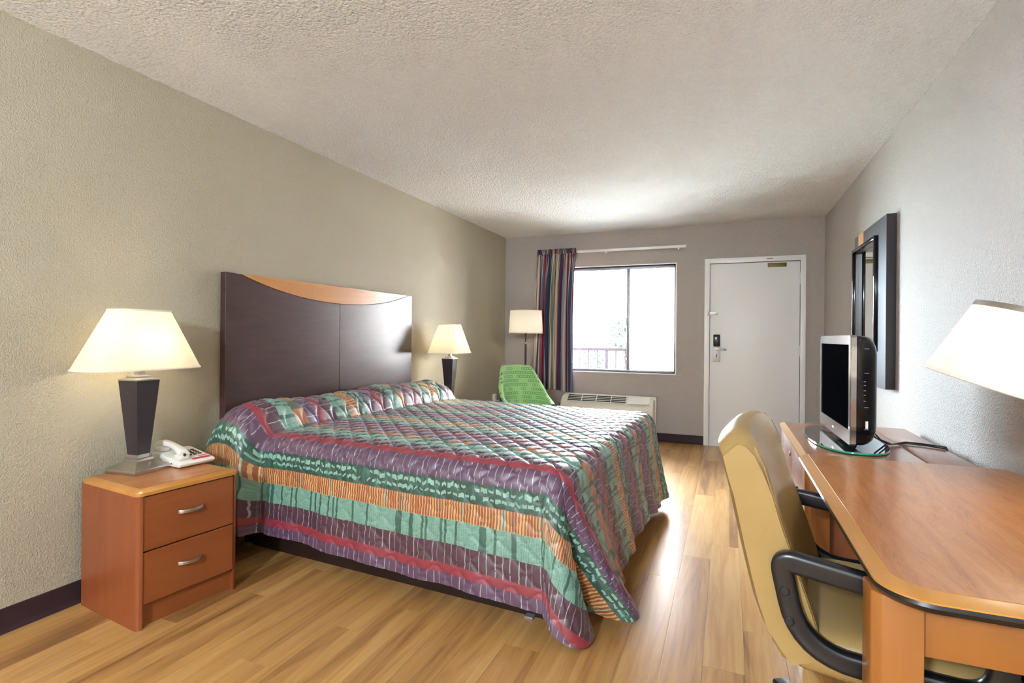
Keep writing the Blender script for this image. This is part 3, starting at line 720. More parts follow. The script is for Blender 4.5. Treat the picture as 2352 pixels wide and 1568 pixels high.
# ================================================================ desk (right wall)
t = thing('desk', 'cherry wood desk with an amber edge, in front of the tan chair', 'desk', (0, 0, 0))
dx0, dx1, dy0, dy1, dz = 2.895, 3.545, 1.105, 2.29, 0.75
def dout(i, r=0.085):    # top outline inset by i; rounded near-left corner
    x0, x1, ya_, yb = dx0 + i, dx1 - i, dy0 + i, dy1 - (i * 0.0)
    rr_ = max(0.01, r - i * 0.6); k = [(x1, ya_), (x1, yb), (x0 + 0.0, yb)] + arc(x0 + rr_, ya_ + rr_, rr_, 180, 270, 10)
    return k
o0, o1, o2 = dout(0.0), dout(0.006), dout(0.030)
B().rings([[(x, y, dz - 0.0135) for x, y in o0], [(x, y, dz - 0.0105) for x, y in o0], [(x, y, dz - 0.0006) for x, y in o2]], True, True).build('top_edge', M['amber'], t, True, 20)
B().prism(o2, dz - 0.008, dz, 'z').build('top_panel', M['top'], t, True, 20)
B().rings([[(x, y, dz - 0.034) for x, y in dout(0.014)], [(x, y, dz - 0.031) for x, y in o1], [(x, y, dz - 0.020) for x, y in dout(-0.002)], [(x, y, dz - 0.0137) for x, y in dout(0.001)]], True, True).build('black_trim', M['black'], t, True, 40)
def post(x, y, s=0.040):
    c = 0.016; return [(x - s + c, y - s), (x + s, y - s), (x + s, y + s), (x - s, y + s), (x - s, y - s + c)]
B().prism(post(2.932, 1.205), 0.0, dz - 0.034, 'z', 0.003, 2).build('leg', M['leg'], t)
B().prism([(x, y) for x, y in post(2.945, 2.235)], 0.0, dz - 0.034, 'z', 0.003, 2).build('leg', M['leg'], t)
B().box((3.44, 1.165, 0), (3.52, 1.245, dz - 0.034), 0.004).build('leg', M['leg'], t)
B().box((3.44, 2.195, 0), (3.52, 2.275, dz - 0.034), 0.004).build('leg', M['leg'], t)
B().box((2.973, 1.188, 0.605), (3.438, 1.208, dz - 0.036), 0.002).build('apron', M['leg'], t)
B().box((2.985, 2.24, 0.60), (3.438, 2.26, dz - 0.036), 0.002).build('apron', M['leg'], t)
B().box((3.475, 1.247, 0.45), (3.495, 2.193, dz - 0.036), 0.002).build('modesty_panel', M['cherry_h'], t)

# ================================================================ credenza under the television
t = thing('credenza', 'cherry credenza against the right wall, standing under the television', 'credenza', (0, 0, 0))
cx0, cx1, cy0, cy1, cz = 2.918, 3.345, 2.300, 3.375, 0.716
B().rings([[(x, y, z) for x, y in ((cx0 + i, cy0), (cx1, cy0), (cx1, cy1 - i), (cx0 + i, cy1 - i))] for i, z in ((0.0, cz - 0.024), (0.0, cz - 0.010), (0.022, cz - 0.0006))], True, True).build('top_edge', M['amber'], t, True, 20)
B().box((cx0 + 0.022, cy0, cz - 0.006), (cx1, cy1 - 0.022, cz), 0.0).build('top_panel', M['cred_top'], t)
B().box((cx1 + 0.002, cy0, cz - 0.03), (3.505, cy1 - 0.004, cz + 0.001), 0.002).build('back_rail', M['cred_top'], t)
cb = B().box((cx0 + 0.03, cy0 + 0.004, 0.0), (3.50, cy0 + 0.026, cz - 0.031)).box((cx0 + 0.03, cy1 - 0.034, 0.0), (3.50, cy1 - 0.012, cz - 0.031))
cb.box((3.48, cy0 + 0.026, 0.06), (3.50, cy1 - 0.034, cz - 0.031)).box((cx0 + 0.04, cy0 + 0.026, 0.06), (3.48, cy1 - 0.034, 0.08)).box((cx0 + 0.04, cy0 + 0.026, cz - 0.05), (3.48, cy1 - 0.034, cz - 0.031)).box((cx0 + 0.04, cy0 + 0.026, 0.36), (3.48, cy1 - 0.034, 0.378))
cb.build('carcass', M['cherry'], t)
ym = (cy0 + cy1) / 2
for a_, b_ in ((cy0 + 0.004, ym - 0.002), (ym + 0.002, cy1 - 0.012)):
    for z0, z1 in ((0.385, cz - 0.028), (0.07, 0.380)):
        dr = B().box((cx0 + 0.008, a_, z0), (cx0 + 0.03, b_, z1), 0.002).build('drawer', M['cherry_h'], t)
        zc = (z0 + z1) / 2; yc = (a_ + b_) / 2
        B().tube([(cx0 + 0.010 - 0.024 * math.sin(PI * k / 16) ** 0.55, yc - 0.05 + 0.1 * k / 16, zc) for k in range(17)], 0.006, 10, sq=(0.008, 0.015)).build('handle', M['steel'], dr)
        if z0 > 0.3: B().lathe([(0.010, 0), (0.010, 0.004), (0.007, 0.006)], 14, mtx=Matrix.Translation((cx0 + 0.008, a_ + 0.06, zc + 0.09)) @ Matrix.Rotation(-PI / 2, 4, 'Y')).build('lock', M['brass'], dr)

# ================================================================ television
t = thing('television', 'black flat television with silver bezel on an oval glass foot', 'television', (3.10, 2.875, cz), math.radians(1.5))
# local: -x is the screen side
hw, zb, ztp = 0.325, 0.030, 0.487
fo = rrect(-hw, zb, hw, ztp, 0.012, 4); fi = rrect(-hw + 0.032, zb + 0.062, hw - 0.032, ztp - 0.040, 0.004, 4)
bz = B(); bz.rings([[(0.022, y, z) for y, z in fo], [(0.003, y, z) for y, z in fo], [(0.0, y * 0.992, zb + (z - zb) * 0.992 + 0.002) for y, z in fo], [(0.0, y, z) for y, z in fi], [(0.007, y, z) for y, z in fi]], True, False)
bz = bz.build('bezel', M['silver'], t, True, 30)
B().prism(rrect(-hw + 0.030, zb + 0.060, hw - 0.030, ztp - 0.038, 0.004, 4), 0.005, 0.012, 'x').build('screen', M['screen'], t)
bk = []
for x, i, r in ((0.018, 0.003, 0.012), (0.05, 0.003, 0.02), (0.070, 0.006, 0.04), (0.088, 0.014, 0.055), (0.100, 0.03, 0.06), (0.106, 0.055, 0.06)):
    bk.append([(x, y, z) for y, z in rrect(-hw + i, zb + i, hw - i, ztp - i, r, 6)])
bk = B().rings(bk, True, True).build('back_shell', M['gloss_black'], t, True, 50)
B().box((0.055, -hw + 0.0015, zb + 0.075), (0.064, -hw + 0.004, zb + 0.105)).build('white_sticker', M['white'], bk)
for z in (0.10, 0.19, 0.33, 0.43): B().box((0.050, -hw + 0.002, z), (0.066, -hw + 0.0045, z + 0.0018)).build('vent_slot', M['alu'], bk)
for z in (0.215, 0.24, 0.258, 0.28, 0.295): B().box((0.048, -hw + 0.0015, z), (0.056, -hw + 0.0045, z + 0.003), 0.0005, 1).build('button', M['alu'], bk)
B().box((-0.0008, -0.016, zb + 0.026), (0.001, 0.016, zb + 0.034)).build('maker_badge', M['white'], bz)
nk = B().rings([[(0.055 + sx * a_, sy * b_, z) for sx, sy in ((-1, -1), (1, -1), (1, 1), (-1, 1))] for a_, b_, z in ((0.045, 0.075, 0.011), (0.030, 0.062, 0.022), (0.022, 0.055, 0.075))], True, True).build('neck', M['gloss_black'], t, True, 30)
def green_glass():
    m = Mat('smoked_glass', 0.03, (0.02, 0.035, 0.035), 0, 0.9); g = E(m.nt, m.node('ShaderNodeNewGeometry').outputs['Normal'])
    z = m.sep(g)[2]; m.set('Base Color', m.mix((z.abs() < 0.8), (0.02, 0.035, 0.037), (0.02, 0.33, 0.22))); m.set('Coat Weight', 1.0); m.set('Coat Roughness', 0.02); m.set('Specular IOR Level', 0.8); return m.m
M['green_glass'] = green_glass()
gl = [(0.038 + 0.150 * math.copysign(abs(math.cos(a_)) ** 0.8, math.cos(a_)), 0.36 * math.copysign(abs(math.sin(a_)) ** 0.8, math.sin(a_))) for a_ in [2 * PI * k / 64 for k in range(64)]]
B().prism(gl, 0.003, 0.011, 'z', 0.001, 1).build('glass_foot', M['green_glass'], t, True, 30)
for x, y in ((-0.05, -0.25), (-0.05, 0.25), (0.12, -0.25), (0.12, 0.25)): B().lathe([(0.012, 0.0006), (0.012, 0.0035)], 14, (x, y)).build('rubber_foot', M['black'], t)
cord = t; IM = (Matrix.Translation((3.10, 2.875, cz)) @ Matrix.Rotation(math.radians(1.5), 4, 'Z')).inverted()
B().tube([(3.195, 2.70, cz + 0.10), (3.235, 2.73, cz + 0.045), (3.30, 2.80, cz + 0.008), (3.38, 2.86, cz + 0.006), (3.45, 2.84, cz + 0.006), (3.51, 2.80, cz + 0.004), (3.528, 2.78, cz - 0.06), (3.53, 2.76, cz - 0.3)], 0.0035, 8, mtx=IM).build('power_cord', M['black'], cord)
B().tube([(3.20, 2.69, cz + 0.10), (3.25, 2.715, cz + 0.040), (3.31, 2.79, cz + 0.010), (3.38, 2.865, cz + 0.012), (3.44, 2.855, cz + 0.011), (3.51, 2.81, cz + 0.010), (3.53, 2.79, cz - 0.06), (3.53, 2.77, cz - 0.3)], 0.0032, 8, mtx=IM).build('power_cord', M['black'], cord)

# ================================================================ mirror on the right wall
t = thing('wall_mirror', 'tall mirror in a black wood frame with one orange stripe on the right wall', 'mirror', (W, 4.165, 1.41))
my, mz, th = 0.425, 0.520, 0.052
iy0, iy1, iz0, iz1 = -0.200, 0.395, -0.275, 0.405
fb = B(); x0 = -0.002
for a_, b_ in (((-my, -mz), (iy0, mz)), ((iy1, -mz), (my, mz)), ((iy0, -mz), (iy1, iz0)), ((iy0, iz1), (iy1, mz))): fb.box((-th, a_[0], a_[1]), (x0, b_[0], b_[1]), 0.0)
fb.build('frame', M['espresso_m'] if 'espresso_m' in M else M['lamp_body'], t)
li_ = B(); k = 0.024
for a_, b_ in (((iy0 - k, iz0 - k), (iy0, iz1 + k)), ((iy1, iz0 - k), (iy1 + k, iz1 + k)), ((iy0, iz0 - k), (iy1, iz0)), ((iy0, iz1), (iy1, iz1 + k))): li_.box((-th - 0.020, a_[0], a_[1]), (-th + 0.005, b_[0], b_[1]), 0.0025)
li_.build('inner_lip', M['gloss_black'], t)
B().box((-th - 0.0015, 0.150, iz1 + k + 0.002), (-th + 0.003, 0.300, mz + 0.001)).build('orange_stripe', M['inlay'], t)
mir = Mat('mirror_silver', 0.01, (0.86, 0.87, 0.86), 1.0).m
B().box((-0.030, iy0, iz0), (-0.022, iy1, iz1)).build('mirror_glass', mir, t)

# ================================================================ desk chair
t = thing('desk_chair', 'tan leatherette office chair with black loop arms at the desk', 'chair', (2.962, 1.60, 0), math.radians(-8))
fr_ = [(-.243, .945), (-.222, .90), (-.205, .84), (-.188, .78), (-.168, .72), (-.148, .66), (-.128, .60), (-.112, .55), (-.105, .49)]
bk_ = [(-.327, .935), (-.316, .89), (-.302, .83), (-.289, .77), (-.276, .71), (-.262, .65), (-.247, .59), (-.226, .53), (-.176, .462)]
def back_ring(y):
    f = abs(y) / 0.262; e_ = sstep(f, 0.80, 1.0); drop = 0.020 * f ** 3; inset = 0.016 * float(e_) ** 1.5
    wrap = 0.030 * f ** 2            # the wings come forward
    pts = [(x + wrap - inset * 0.9 - 0.012 * (1 - f * f), y, z - drop - inset * (1 if k < 2 else 0)) for k, (x, z) in enumerate(fr_)]
    lo_ = [(x + wrap * 0.5 + inset * 0.9, y, z - drop - inset * (1 if k < 2 else 0)) for k, (x, z) in enumerate(bk_)]
    tx, tz = (fr_[0][0] + bk_[0][0]) / 2, 0.968
    top = [(bk_[0][0] + wrap * 0.5 + inset + 0.022, y, 0.960 - drop - inset), (tx + wrap * .7, y, tz - drop - inset), (fr_[0][0] + wrap - inset - 0.018, y, 0.964 - drop - inset)]
    return pts[::-1] [::-1] + lo_[::-1] + top
ysx = [-.262, -.258, -.250, -.235, -.205, -.16, -.10, -.04, .04, .10, .16, .205, .235, .250, .258, .262]
B().rings([back_ring(y) for y in ysx], True, True).build('backrest', M['leather'], t, True, 50)
for s in (-1, 1):
    pth = [(x + 0.0085, s * 0.250, z - 0.0175) for x, z in fr_]
    B().tube([(x + 0.006, y, z) for x, y, z in pth], 0.0018, 6).build('seam_piping', M['leather'], t)
seat = []
for x, z0, z1, w_ in ((-.190, .458, .512, .225), (-.168, .438, .524, .256), (-.12, .425, .530, .262), (-.02, .420, .532, .263), (.12, .420, .530, .263), (.20, .424, .526, .260), (.245, .434, .516, .250), (.262, .452, .496, .236)):
    h_ = (z1 - z0) / 2; zc = (z0 + z1) / 2; ring = []
    for j in range(28):
        a_ = 2 * PI * (j + .5) / 28; c_, s_ = math.cos(a_), math.sin(a_)
        ring.append((x, w_ * math.copysign(abs(c_) ** 0.20, c_), zc + h_ * math.copysign(abs(s_) ** 0.55, s_)))
    seat.append(ring)
B().rings(seat, True, True).build('seat', M['leather'], t, True, 60)
loop = []
x0_, x1_, z0_, z1_ = -0.160, 0.205, 0.496, 0.672
def fillet(P, R_):
    """closed polygon with rounded corners"""
    out = []; n_ = len(P)
    for k in range(n_):
        p0, p1, p2 = Vector(P[k - 1]), Vector(P[k]), Vector(P[(k + 1) % n_]); d0, d1 = (p0 - p1).normalized(), (p2 - p1).normalized()
        a0, a1 = p1 + d0 * R_[k], p1 + d1 * R_[k]
        out += [tuple(a0 * (1 - t_) ** 2 + p1 * 2 * t_ * (1 - t_) + a1 * t_ * t_) for t_ in [q_ / 8 for q_ in range(9)]]
    return out
loop = fillet([(x0_ - 0.012, z1_ + 0.018), (x0_ + 0.030, z0_ - 0.004), (x1_, z0_), (x1_ + 0.012, z1_ - 0.030)], [0.028, 0.110, 0.06, 0.05])
for s in (-1, 1):
    ar = B().tube([(x, s * 0.284, z) for x, z in loop], 0.02, 14, True, sq=(0.034, 0.046), flat=(0, 1, 0)).build('arm', M['black'], t, True, 60)
    for x, z in ((x0_ + 0.000, 0.625), (x0_ + 0.009, 0.560), (0.03, z0_)):
        B().lathe([(0.010, 0), (0.010, 0.003), (0.008, 0.0045)], 16, mtx=Matrix.Translation((x, s * 0.3, z)) @ Matrix.Rotation(PI / 2 * (1 if s < 0 else -1), 4, 'X')).build('bolt_cap', M['black'], ar)
B().lathe([(0.028, 0.09), (0.028, 0.28), (0.020, 0.285), (0.020, 0.40)], 20).box((-0.11, -0.09, 0.395), (0.11, 0.09, 0.424), 0.008).build('column', M['black'], t)
sb = B().lathe([(0.05, 0.07), (0.05, 0.12), (0.035, 0.13)], 24)
sb = sb.build('base_hub', M['black'], t)
for k in range(5):
    a_ = math.radians(128.0 + 72 * k); c_, s_ = math.cos(a_), math.sin(a_)
    B().tube([(c_ * r_, s_ * r_, z) for r_, z in ((0.03, 0.112), (0.12, 0.112), (0.22, 0.106), (0.325, 0.096))], 0.02, 10, sq=(0.046, 0.030)).build('base_leg', M['black'], t)
    cs = B().lathe([(0.024, -0.011), (0.026, -0.008), (0.026, 0.008), (0.024, 0.011)], 18, mtx=Matrix.Translation((c_ * 0.300, s_ * 0.300, 0.0265)) @ Matrix.Rotation(a_, 4, 'Z') @ Matrix.Rotation(PI / 2, 4, 'X'))
    cs.lathe([(0.008, 0.03), (0.008, 0.085)], 10, (c_ * 0.305, s_ * 0.305)); cs.build('caster', M['black'], t)

# ================================================================ green tub chair
def green_mat():
    m = Mat('green_ring_print_fabric', 0.8, (0.2, 0.5, 0.15), 0, 0.25)
    uvn = m.node('ShaderNodeUVMap', uv_map='UVMap'); U, V, _ = m.sep(E(m.nt, uvn.outputs[0]))
    rs, cs = 0.048, 0.034
    r = (V / rs).floor(); vf = (V / rs).fract() - 0.5
    c = U / cs + r * 0.37; ci = c.floor(); uf = c.fract() - 0.5
    on = m.white((ci / 2.0 + r * 0.3).floor() * 3.1 + r * 17.0) > 0.22
    dx = uf * cs; dy = vf * rs
    d = ((dx * dx * 0.85 + dy * dy).op('SQRT') - 0.0145).abs()
    ring = (d < 0.0021) * on
    n = m.noise(m.comb(U * 300.0, V * 300.0), 1.0, 2)
    colr = m.mix(n, (0.30, 0.56, 0.20), (0.37, 0.64, 0.27))
    m.set('Base Color', m.mix(ring * 0.85, colr, (0.03, 0.09, 0.06))); m.set('Sheen Weight', 0.3)
    m.bump(n, 0.15, 0.001); return m.m
GM = green_mat()
t = thing('tub_chair', 'lime green tub chair with dark ring print behind the bed', 'chair', (0.66, 5.30, 0), math.radians(-47))
# local: faces +x ; shell swept from the left arm tip round the back to the right arm tip
def shell(sgn, off):
    na, nz = 61, 22; P = np.zeros((na, nz, 3)); UVs = np.zeros((na, nz, 2))
    for i in range(na):
        a_ = -1 + 2 * i / (na - 1)
        th = a_ * math.radians(118); c_, s_ = math.cos(th), math.sin(th)
        rx, ry = 0.27 - off, 0.30 - off
        bx, by = -rx * c_ - 0.02, ry * s_ * 1.02
        if abs(a_) > 0.72: bx += (abs(a_) - 0.72) * 0.42
        ztop = float(spl(abs(a_), [0, .34, .42, .54, .70, .86, 1.0], [.852, .850, .800, .665, .545, .490, .470])) - 0.006 * (off > 0.01)
        for j in range(nz):
            f = j / (nz - 1); z = 0.30 + (ztop - 0.30) * f
            lean = ((z - 0.30) / 0.55); k = 0.78 + 0.22 * min(1, lean * 1.6)
            back = -0.16 * lean ** 1.3 * max(0, c_) ; taper = 1 - 0.22 * max(0, lean - 0.35) * (abs(a_) < 2)
            P[i, j] = (bx * k + back, by * k * taper, z); UVs[i, j] = (a_ * 0.62, z * 1.08)
    return P, UVs
Po, UVo = shell(1, 0.0); Pi, UVi = shell(1, 0.045)
# inner face + rolled top rim in one upholstered piece; outer face is the dark shell
top_mid = (Po[:, -1] + Pi[:, -1]) / 2 + np.array([0, 0, 0.014])
rim = np.concatenate([Pi, (Pi[:, -1:] * 0.8 + top_mid[:, None] * 0.2) + np.array([0, 0, 0.007]), top_mid[:, None], (Po[:, -1:] * 0.8 + top_mid[:, None] * 0.2) + np.array([0, 0, 0.005]), Po[:, -1:], Po[:, -3:-2]], 1)
ruv = np.concatenate([UVi] + [UVi[:, -1:] + np.array([0, 0.012 * k]) for k in range(1, 6)], 1)
link('upholstery', grid_mesh('upholstery', rim, ruv), GM, t, True, 60)
ob = link('outer_shell', grid_mesh('outer_shell', Po, UVo), M['black'], t, True, 60)
ctr = []
for k in range(40):
    a_ = 2 * PI * k / 40; ctr.append((0.03 + 0.25 * math.copysign(abs(math.cos(a_)) ** 0.7, math.cos(a_)), 0.225 * math.copysign(abs(math.sin(a_)) ** 0.7, math.sin(a_))))
sc_ = B().rings([[(x * s_, y * s_, z) for x, y in ctr] for s_, z in ((0.90, 0.29), (0.98, 0.31), (1.0, 0.36), (0.98, 0.40), (0.90, 0.42), (0.5, 0.43))], True, True)
so = sc_.build('seat', GM, t, True, 60)
uvl = so.data.uv_layers.new(name='UVMap')
for l in so.data.loops: v_ = so.data.vertices[l.vertex_index].co; uvl.data[l.index].uv = (v_.y, v_.x + 0.02)
for sx in (-1, 1):
    for sy in (-1, 1): B().tube([(0.03 + sx * 0.16, sy * 0.15, 0.30), (0.03 + sx * 0.21, sy * 0.20, 0.0)], [0.016, 0.011], 12).build('leg', M['lamp_body'], t)

# ================================================================ curtain and its rail
def curtain_mat():
    m = Mat('striped_curtain_cloth', 0.75, (0.3, 0.2, 0.2), 0, 0.25)
    uvn = m.node('ShaderNodeUVMap', uv_map='UVMap'); U, V, _ = m.sep(E(m.nt, uvn.outputs[0]))
    c = U * 78.0; i = c.floor(); r = m.white(i)
    cols = [(0.20, 0.018, 0.045), (0.52, 0.40, 0.24), (0.035, 0.05, 0.11), (0.34, 0.35, 0.38), (0.09, 0.03, 0.10), (0.08, 0.13, 0.17), (0.60, 0.51, 0.38), (0.05, 0.06, 0.13), (0.15, 0.14, 0.17), (0.30, 0.05, 0.06), (0.22, 0.25, 0.17), (0.48, 0.50, 0.54)]
    col = m.ramp(r, [(k / len(cols), c_) for k, c_ in enumerate(cols)], 'CONSTANT')
    thin = ((U * 180.0).fract() > 0.82) * (m.white((U * 180.0).floor()) > 0.5)
    col = m.mix(thin * 0.8, col, (0.02, 0.018, 0.03))
    m.set('Base Color', col); n = m.noise(m.comb(U * 600.0, V * 600.0), 1, 1); m.bump(n, 0.1, 0.001); return m.m
cm = curtain_mat()
t = thing('curtain', 'striped maroon, navy and gold curtain bunched left of the window', 'curtain', (0, D - 0.096, 0))
nx, nz = 340, 60; P = np.zeros((nx, nz, 3)); UVs = np.zeros((nx, nz, 2))
for j in range(nz):
    z = 2.243 - (2.243 - 0.545) * j / (nz - 1); f = j / (nz - 1)
    xl = float(spl(f, [0, .04, .5, 1], [0.465, 0.455, 0.42, 0.405])); xr = float(spl(f, [0, .04, .12, .5, 1], [0.958, 0.957, 0.948, 0.932, 0.938]))
    for i in range(nx):
        s = i / (nx - 1)
        ph = s * 2 * PI * 9.0 + 0.9 * math.sin(s * 11) + 0.25 * math.sin(f * 4 + s * 9)
        am = (0.014 + 0.030 * sstep(f, 0.03, 0.30)) * (0.75 + 0.25 * math.sin(s * 17 + 2))
        pin = 0.006 * math.exp(-((f - 0.055) / 0.012) ** 2)
        x = xl + (xr - xl) * s + 0.010 * math.sin(2 * ph + 0.6) * sstep(f, 0.05, 0.25) + (0.006 * math.sin(s * 80 + f * 60) if f < 0.05 else 0)
        y = am * math.sin(ph) + (0.010 * math.sin(s * 2 * PI * 27) if f < 0.055 else 0) - pin
        zz = z - (0.020 * sstep(s, 0.70, 0.74) + 0.006 * math.sin(ph)) * f
        P[i, j] = (x, y, zz); UVs[i, j] = (s * 1.05 + 0.006 * math.sin(f * 7 + s * 13) * f, f * 1.7)
link('panel', grid_mesh('panel', P, UVs), cm, t, True, 180)
hd_ = np.stack([P[:, 0] + np.array([0, -0.006, 0.004]), P[:, 1] + np.array([0, -0.007, 0]), P[:, 2] + np.array([0, -0.006, 0])], 1)
link('heading', grid_mesh('heading', hd_, np.stack([UVs[:, 0] * 1.3 + 0.2, UVs[:, 1] * 1.3 + 0.2, UVs[:, 2] * 1.3 + 0.2], 1)), cm, t, True, 180)
t = thing('curtain_rail', 'thin white curtain rail above the window', 'curtain rail', (0, D, 0))
B().box((0.44, -0.036, 2.196), (2.20, -0.014, 2.226), 0.003).build('rail', M['white'], t)
for x in (0.50, 1.30, 2.12): B().box((x - 0.012, -0.016, 2.184), (x + 0.012, 0.0, 2.214), 0.002).box((x - 0.010, -0.038, 2.176), (x + 0.010, -0.012, 2.196), 0.003).build('bracket', M['white'], t)

# ================================================================ air conditioner under the window
t = thing('air_conditioner', 'cream wall air conditioner with top grille below the window', 'air conditioner', (0, D - 0.004, 0))
ax0, ax1 = 0.795, 1.885
B().box((ax0 + 0.02, -0.075, 0.045), (ax1 + 0.012, 0.0, 0.508), 0.004).build('wall_sleeve', M['ivory'], t)
pf = [(-0.075, 0.05), (-0.195, 0.05), (-0.205, 0.07), (-0.205, 0.330), (-0.203, 0.385), (-0.190, 0.425), (-0.165, 0.462), (-0.120, 0.492), (-0.085, 0.497), (-0.075, 0.497)]
cab = B()
xs_ = [ax0, ax0 + 0.012, ax0 + 0.05, ax1 - 0.05, ax1 - 0.012, ax1]; ins = [0.030, 0.010, 0, 0, 0.010, 0.030]
cab.rings([[(x, min(-0.075, y + i), max(0.05, z - i * (z > 0.2))) for y, z in pf] for x, i in zip(xs_, ins)], True, True)
cab = cab.build('cabinet', M['ivory'], t, True, 40)
# grille on the sloped front-top: dark recess, slats, dividers
gx0, gx1 = 0.885, 1.575
pa, pb = Vector((0, -0.1905, 0.430)), Vector((0, -0.112, 0.4965)); dr_ = (pb - pa); nn = Vector((0, -dr_.z, dr_.y)).normalized() * -1
nn = Vector((0, -dr_.z, dr_.y)).normalized()
if nn.z < 0: nn = -nn
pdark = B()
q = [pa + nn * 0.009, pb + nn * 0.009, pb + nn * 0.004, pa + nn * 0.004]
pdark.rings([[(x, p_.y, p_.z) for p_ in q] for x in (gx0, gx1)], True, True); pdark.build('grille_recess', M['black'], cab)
for k in range(5):
    c = pa + dr_ * (k / 4); aa, bb_ = c - dr_ * 0.032, c + dr_ * 0.032
    q = [aa + nn * 0.008, bb_ + nn * 0.008, bb_ + nn * 0.0115, aa + nn * 0.0115]
    B().rings([[(x, p_.y, p_.z) for p_ in q] for x in (gx0, gx1)], True, True).build('slat', M['ivory'], cab)
for x in (gx0, gx0 + 0.172, gx0 + 0.345, gx0 + 0.517, gx1):
    q = [pa - dr_ * 0.04 + nn * 0.008, pb + dr_ * 0.04 + nn * 0.008, pb + dr_ * 0.04 + nn * 0.0125, pa - dr_ * 0.04 + nn * 0.0125]
    B().rings([[(xx, p_.y, p_.z) for p_ in q] for xx in (x - 0.004, x + 0.004)], True, True).build('divider', M['ivory'], cab)
q = [pa - dr_ * 0.05 + nn * 0.006, pb + dr_ * 0.02 + nn * 0.006, pb + dr_ * 0.02 + nn * 0.012, pa - dr_ * 0.05 + nn * 0.012]
lid = B().rings([[(x, p_.y, p_.z) for p_ in q] for x in (1.600, 1.835)], True, True).build('control_lid', M['ivory'], cab)
B().box((1.63, -0.207, 0.412), (1.80, -0.194, 0.418), 0.002).build('lid_notch', M['ivory'], lid)
for z in (0.345, 0.30, 0.255, 0.21, 0.165, 0.12): B().box((ax0 + 0.06, -0.2085, z - 0.004), (ax1 - 0.06, -0.2035, z + 0.004)).build('front_slot', M['alu'], cab)

# ================================================================ box with a cable on the left wall
t = thing('wall_socket', 'beige surface-mounted socket box low on the tan wall by the green chair', 'socket', (0, 5.91, 0.415))
B().box((0.0, -0.035, -0.065), (0.028, 0.035, 0.065), 0.003).build('box', M['ivory'], t)
B().box((0.028, -0.012, -0.03), (0.030, 0.012, 0.03), 0.001).build('socket_face', M['ivory'], t)
B().tube([(0.03, 0.0, -0.01), (0.06, 0.01, -0.012), (0.09, 0.01, -0.06), (0.08, 0.0, -0.40)], 0.004, 8).build('cable', M['ivory'], t)

# ================================================================ outside: gallery floor, railing, brick pier, trees
gal = thing('gallery_floor', 'pale concrete walkway outside the window', 'walkway', (0, 0, 0), kind=None)
B().box((-3.0, D + 0.16, -0.2), (6.5, D + 1.62, -0.02), 0.01).build('slab', plain('pale_concrete', (0.80, 0.79, 0.77), 0.8, 0, 0.2, 0.05), gal)
rl_m = plain('brown_painted_steel', (0.009, 0.005, 0.006), 0.8, 0, 0.1, 0.0)
t = thing('railing', 'brown steel balcony railing seen through the window', 'railing', (0, D + 1.47, 0))
B().box((-3.0, -0.025, 0.985), (1.30, 0.025, 1.025), 0.004).build('top_rail', rl_m, t)
B().box((-3.0, -0.015, 0.08), (1.30, 0.015, 0.11), 0.003).build('bottom_rail', rl_m, t)
k = 0
x = 1.27
while x > -3.0:
    if k % 4 == 2: B().box((x - 0.022, -0.022, -0.02), (x + 0.022, 0.022, 0.985), 0.003).build('post', rl_m, t)
    else: B().box((x - 0.008, -0.008, 0.11), (x + 0.008, 0.008, 0.985)).build('baluster', rl_m, t)
    x -= 0.135; k += 1
bp = thing('brick_pier', 'pale painted brick wall seen through the right half of the window', 'brick wall', (0, 0, 0))
px0, px1, py0, py1 = 1.315, 3.25, D + 1.40, D + 1.62
B().box((px0 + 0.006, py0 + 0.006, -0.2), (px1, py1, 3.0)).build('mortar_core', plain('pale_mortar', (0.62, 0.55, 0.51), 0.9, 0, 0.2, 0.1), bp)
bm_ = Mat('pale_painted_brick', 0.8, (0.72, 0.56, 0.50), 0, 0.2); rr_ = bm_.rand()
bm_.set('Base Color', bm_.mix(rr_, (0.66, 0.49, 0.43), (0.74, 0.60, 0.54))); bm_.bump(bm_.noise(bm_.geo_pos(), 60, 3), 0.2, 0.004)
bl, bh = 0.203, 0.066
t0 = B().box((0, 0, 0), (bl - 0.010, 0.05, bh - 0.010), 0.003, 1); bme = bpy.data.meshes.new('brick'); t0.bm.to_mesh(bme); t0.bm.free(); bme.materials.append(bm_.m)
t0 = B().box((0, 0, 0), (bl / 2 - 0.010, 0.05, bh - 0.010), 0.003, 1); bhf = bpy.data.meshes.new('brick'); t0.bm.to_mesh(bhf); t0.bm.free(); bhf.materials.append(bm_.m)
for r in range(29):
    z = 0.54 + r * bh; x = px0
    if r % 2:
        o = bpy.data.objects.new('brick', bhf); COL.objects.link(o); o.parent = bp; o.location = (x, py0 - 0.002, z); x += bl / 2
    while x < 2.5:
        o = bpy.data.objects.new('brick', bme); COL.objects.link(o); o.parent = bp; o.location = (x, py0 - 0.002 - random.random() * 0.002, z); x += bl
leafm = Mat('green_leaf', 0.5, (0.10, 0.24, 0.06), 0, 0.4); leafm.set('Base Color', leafm.mix(leafm.noise(leafm.geo_pos(), 3, 2), (0.008, 0.016, 0.008), (0.014, 0.026, 0.012)))
bark = plain('grey_bark', (0.16, 0.12, 0.09), 0.9, 0, 0.2, 0.2)
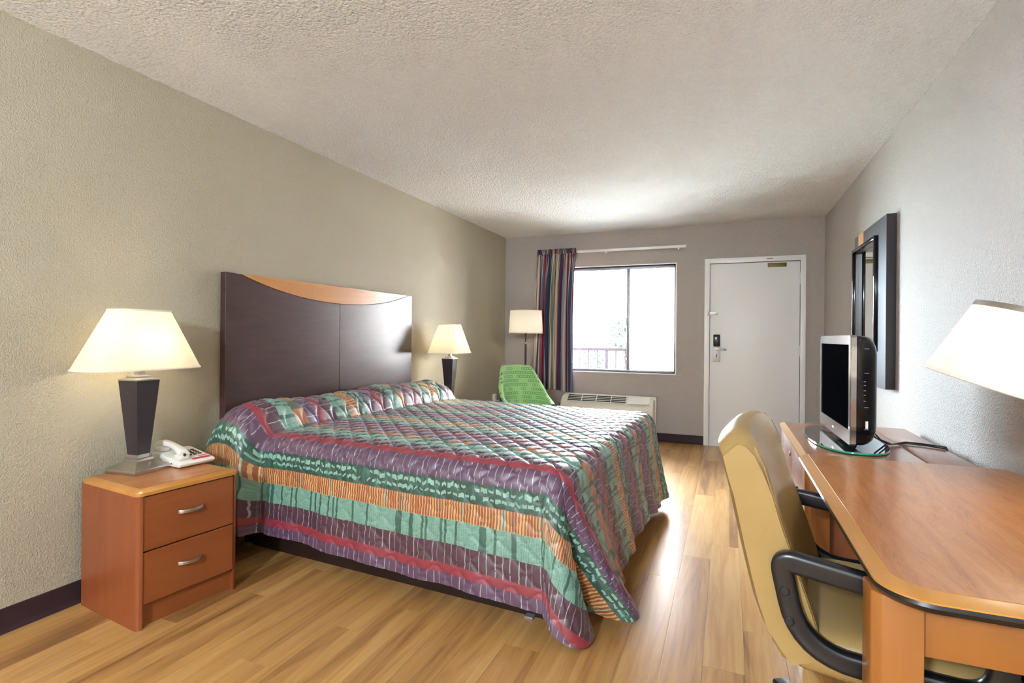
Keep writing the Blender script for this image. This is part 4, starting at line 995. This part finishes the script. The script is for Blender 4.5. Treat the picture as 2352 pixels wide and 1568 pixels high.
def tree(label, loc, h0, h1, rx, n, sc, seed):
    rg = random.Random(seed); t = thing('tree', label, 'tree', loc, 0, 'trees outside the window')
    tr_ = B().tube([(0, 0, -2.8), (0.05, 0.02, h0 - 0.3), (0.02, -0.03, h0 + (h1 - h0) * 0.5), (0.05, 0, h1 - 0.2)], [0.10, 0.07, 0.045, 0.012], 10)
    cl = []
    for k in range(16):
        a_ = rg.uniform(0, 2 * PI); z = rg.uniform(h0, h1); f = (z - h0) / (h1 - h0); r = rx * math.sin(PI * (0.15 + 0.75 * f)) * rg.uniform(0.45, 1)
        c = Vector((r * math.cos(a_), r * math.sin(a_), z)); cl.append(c)
        tr_.tube([(0.02, 0, max(h0 - 0.25, z - 0.5)), (c.x * 0.5, c.y * 0.5, z - 0.15), tuple(c)], [0.022, 0.014, 0.006], 6)
    tr_.build('trunk', bark, t)
    vs, fs = [], []
    for k in range(n):
        c = cl[k % len(cl)]; d = Vector((rg.gauss(0, 1), rg.gauss(0, 1), rg.gauss(0, 0.8))) * rx * 0.24; p_ = c + d
        ax = Vector((rg.uniform(-1, 1), rg.uniform(-1, 1), rg.uniform(-0.6, 0.3))).normalized(); sd2 = ax.cross(Vector((rg.uniform(-1, 1), rg.uniform(-1, 1), 1))).normalized(); nm = ax.cross(sd2)
        l_ = sc * rg.uniform(0.7, 1.3); b0 = len(vs)
        vs += [p_, p_ + ax * l_ * 0.5 + sd2 * l_ * 0.22 + nm * l_ * 0.05, p_ + ax * l_, p_ + ax * l_ * 0.5 - sd2 * l_ * 0.22 + nm * l_ * 0.05, p_ + ax * l_ * 0.55]
        fs += [(b0, b0 + 1, b0 + 4), (b0 + 1, b0 + 2, b0 + 4), (b0 + 2, b0 + 3, b0 + 4), (b0 + 3, b0, b0 + 4)]
    me_ = bpy.data.meshes.new('foliage'); me_.from_pydata([tuple(v) for v in vs], [], fs); o = link('foliage', me_, leafm.m, t, False); o['kind'] = 'stuff'
tree('bushy green tree rising behind the railing beside the brick', (0.75, 9.6, 0), -0.7, 1.35, 0.55, 2600, 0.10, 3)
tree('sparse tall tree far beyond the railing', (-0.9, 14.2, 0), 0.7, 3.2, 1.5, 900, 0.16, 5)
B()
gr = thing('lawn', 'pale ground far below the walkway', 'ground', (0, 0, -2.9), kind='structure')
B().box((-40, D + 0.4, -0.1), (40, 60, 0.0)).build('ground_plane', plain('dry_grass', (0.55, 0.54, 0.48), 0.9, 0, 0.1, 0.1, 2), gr)
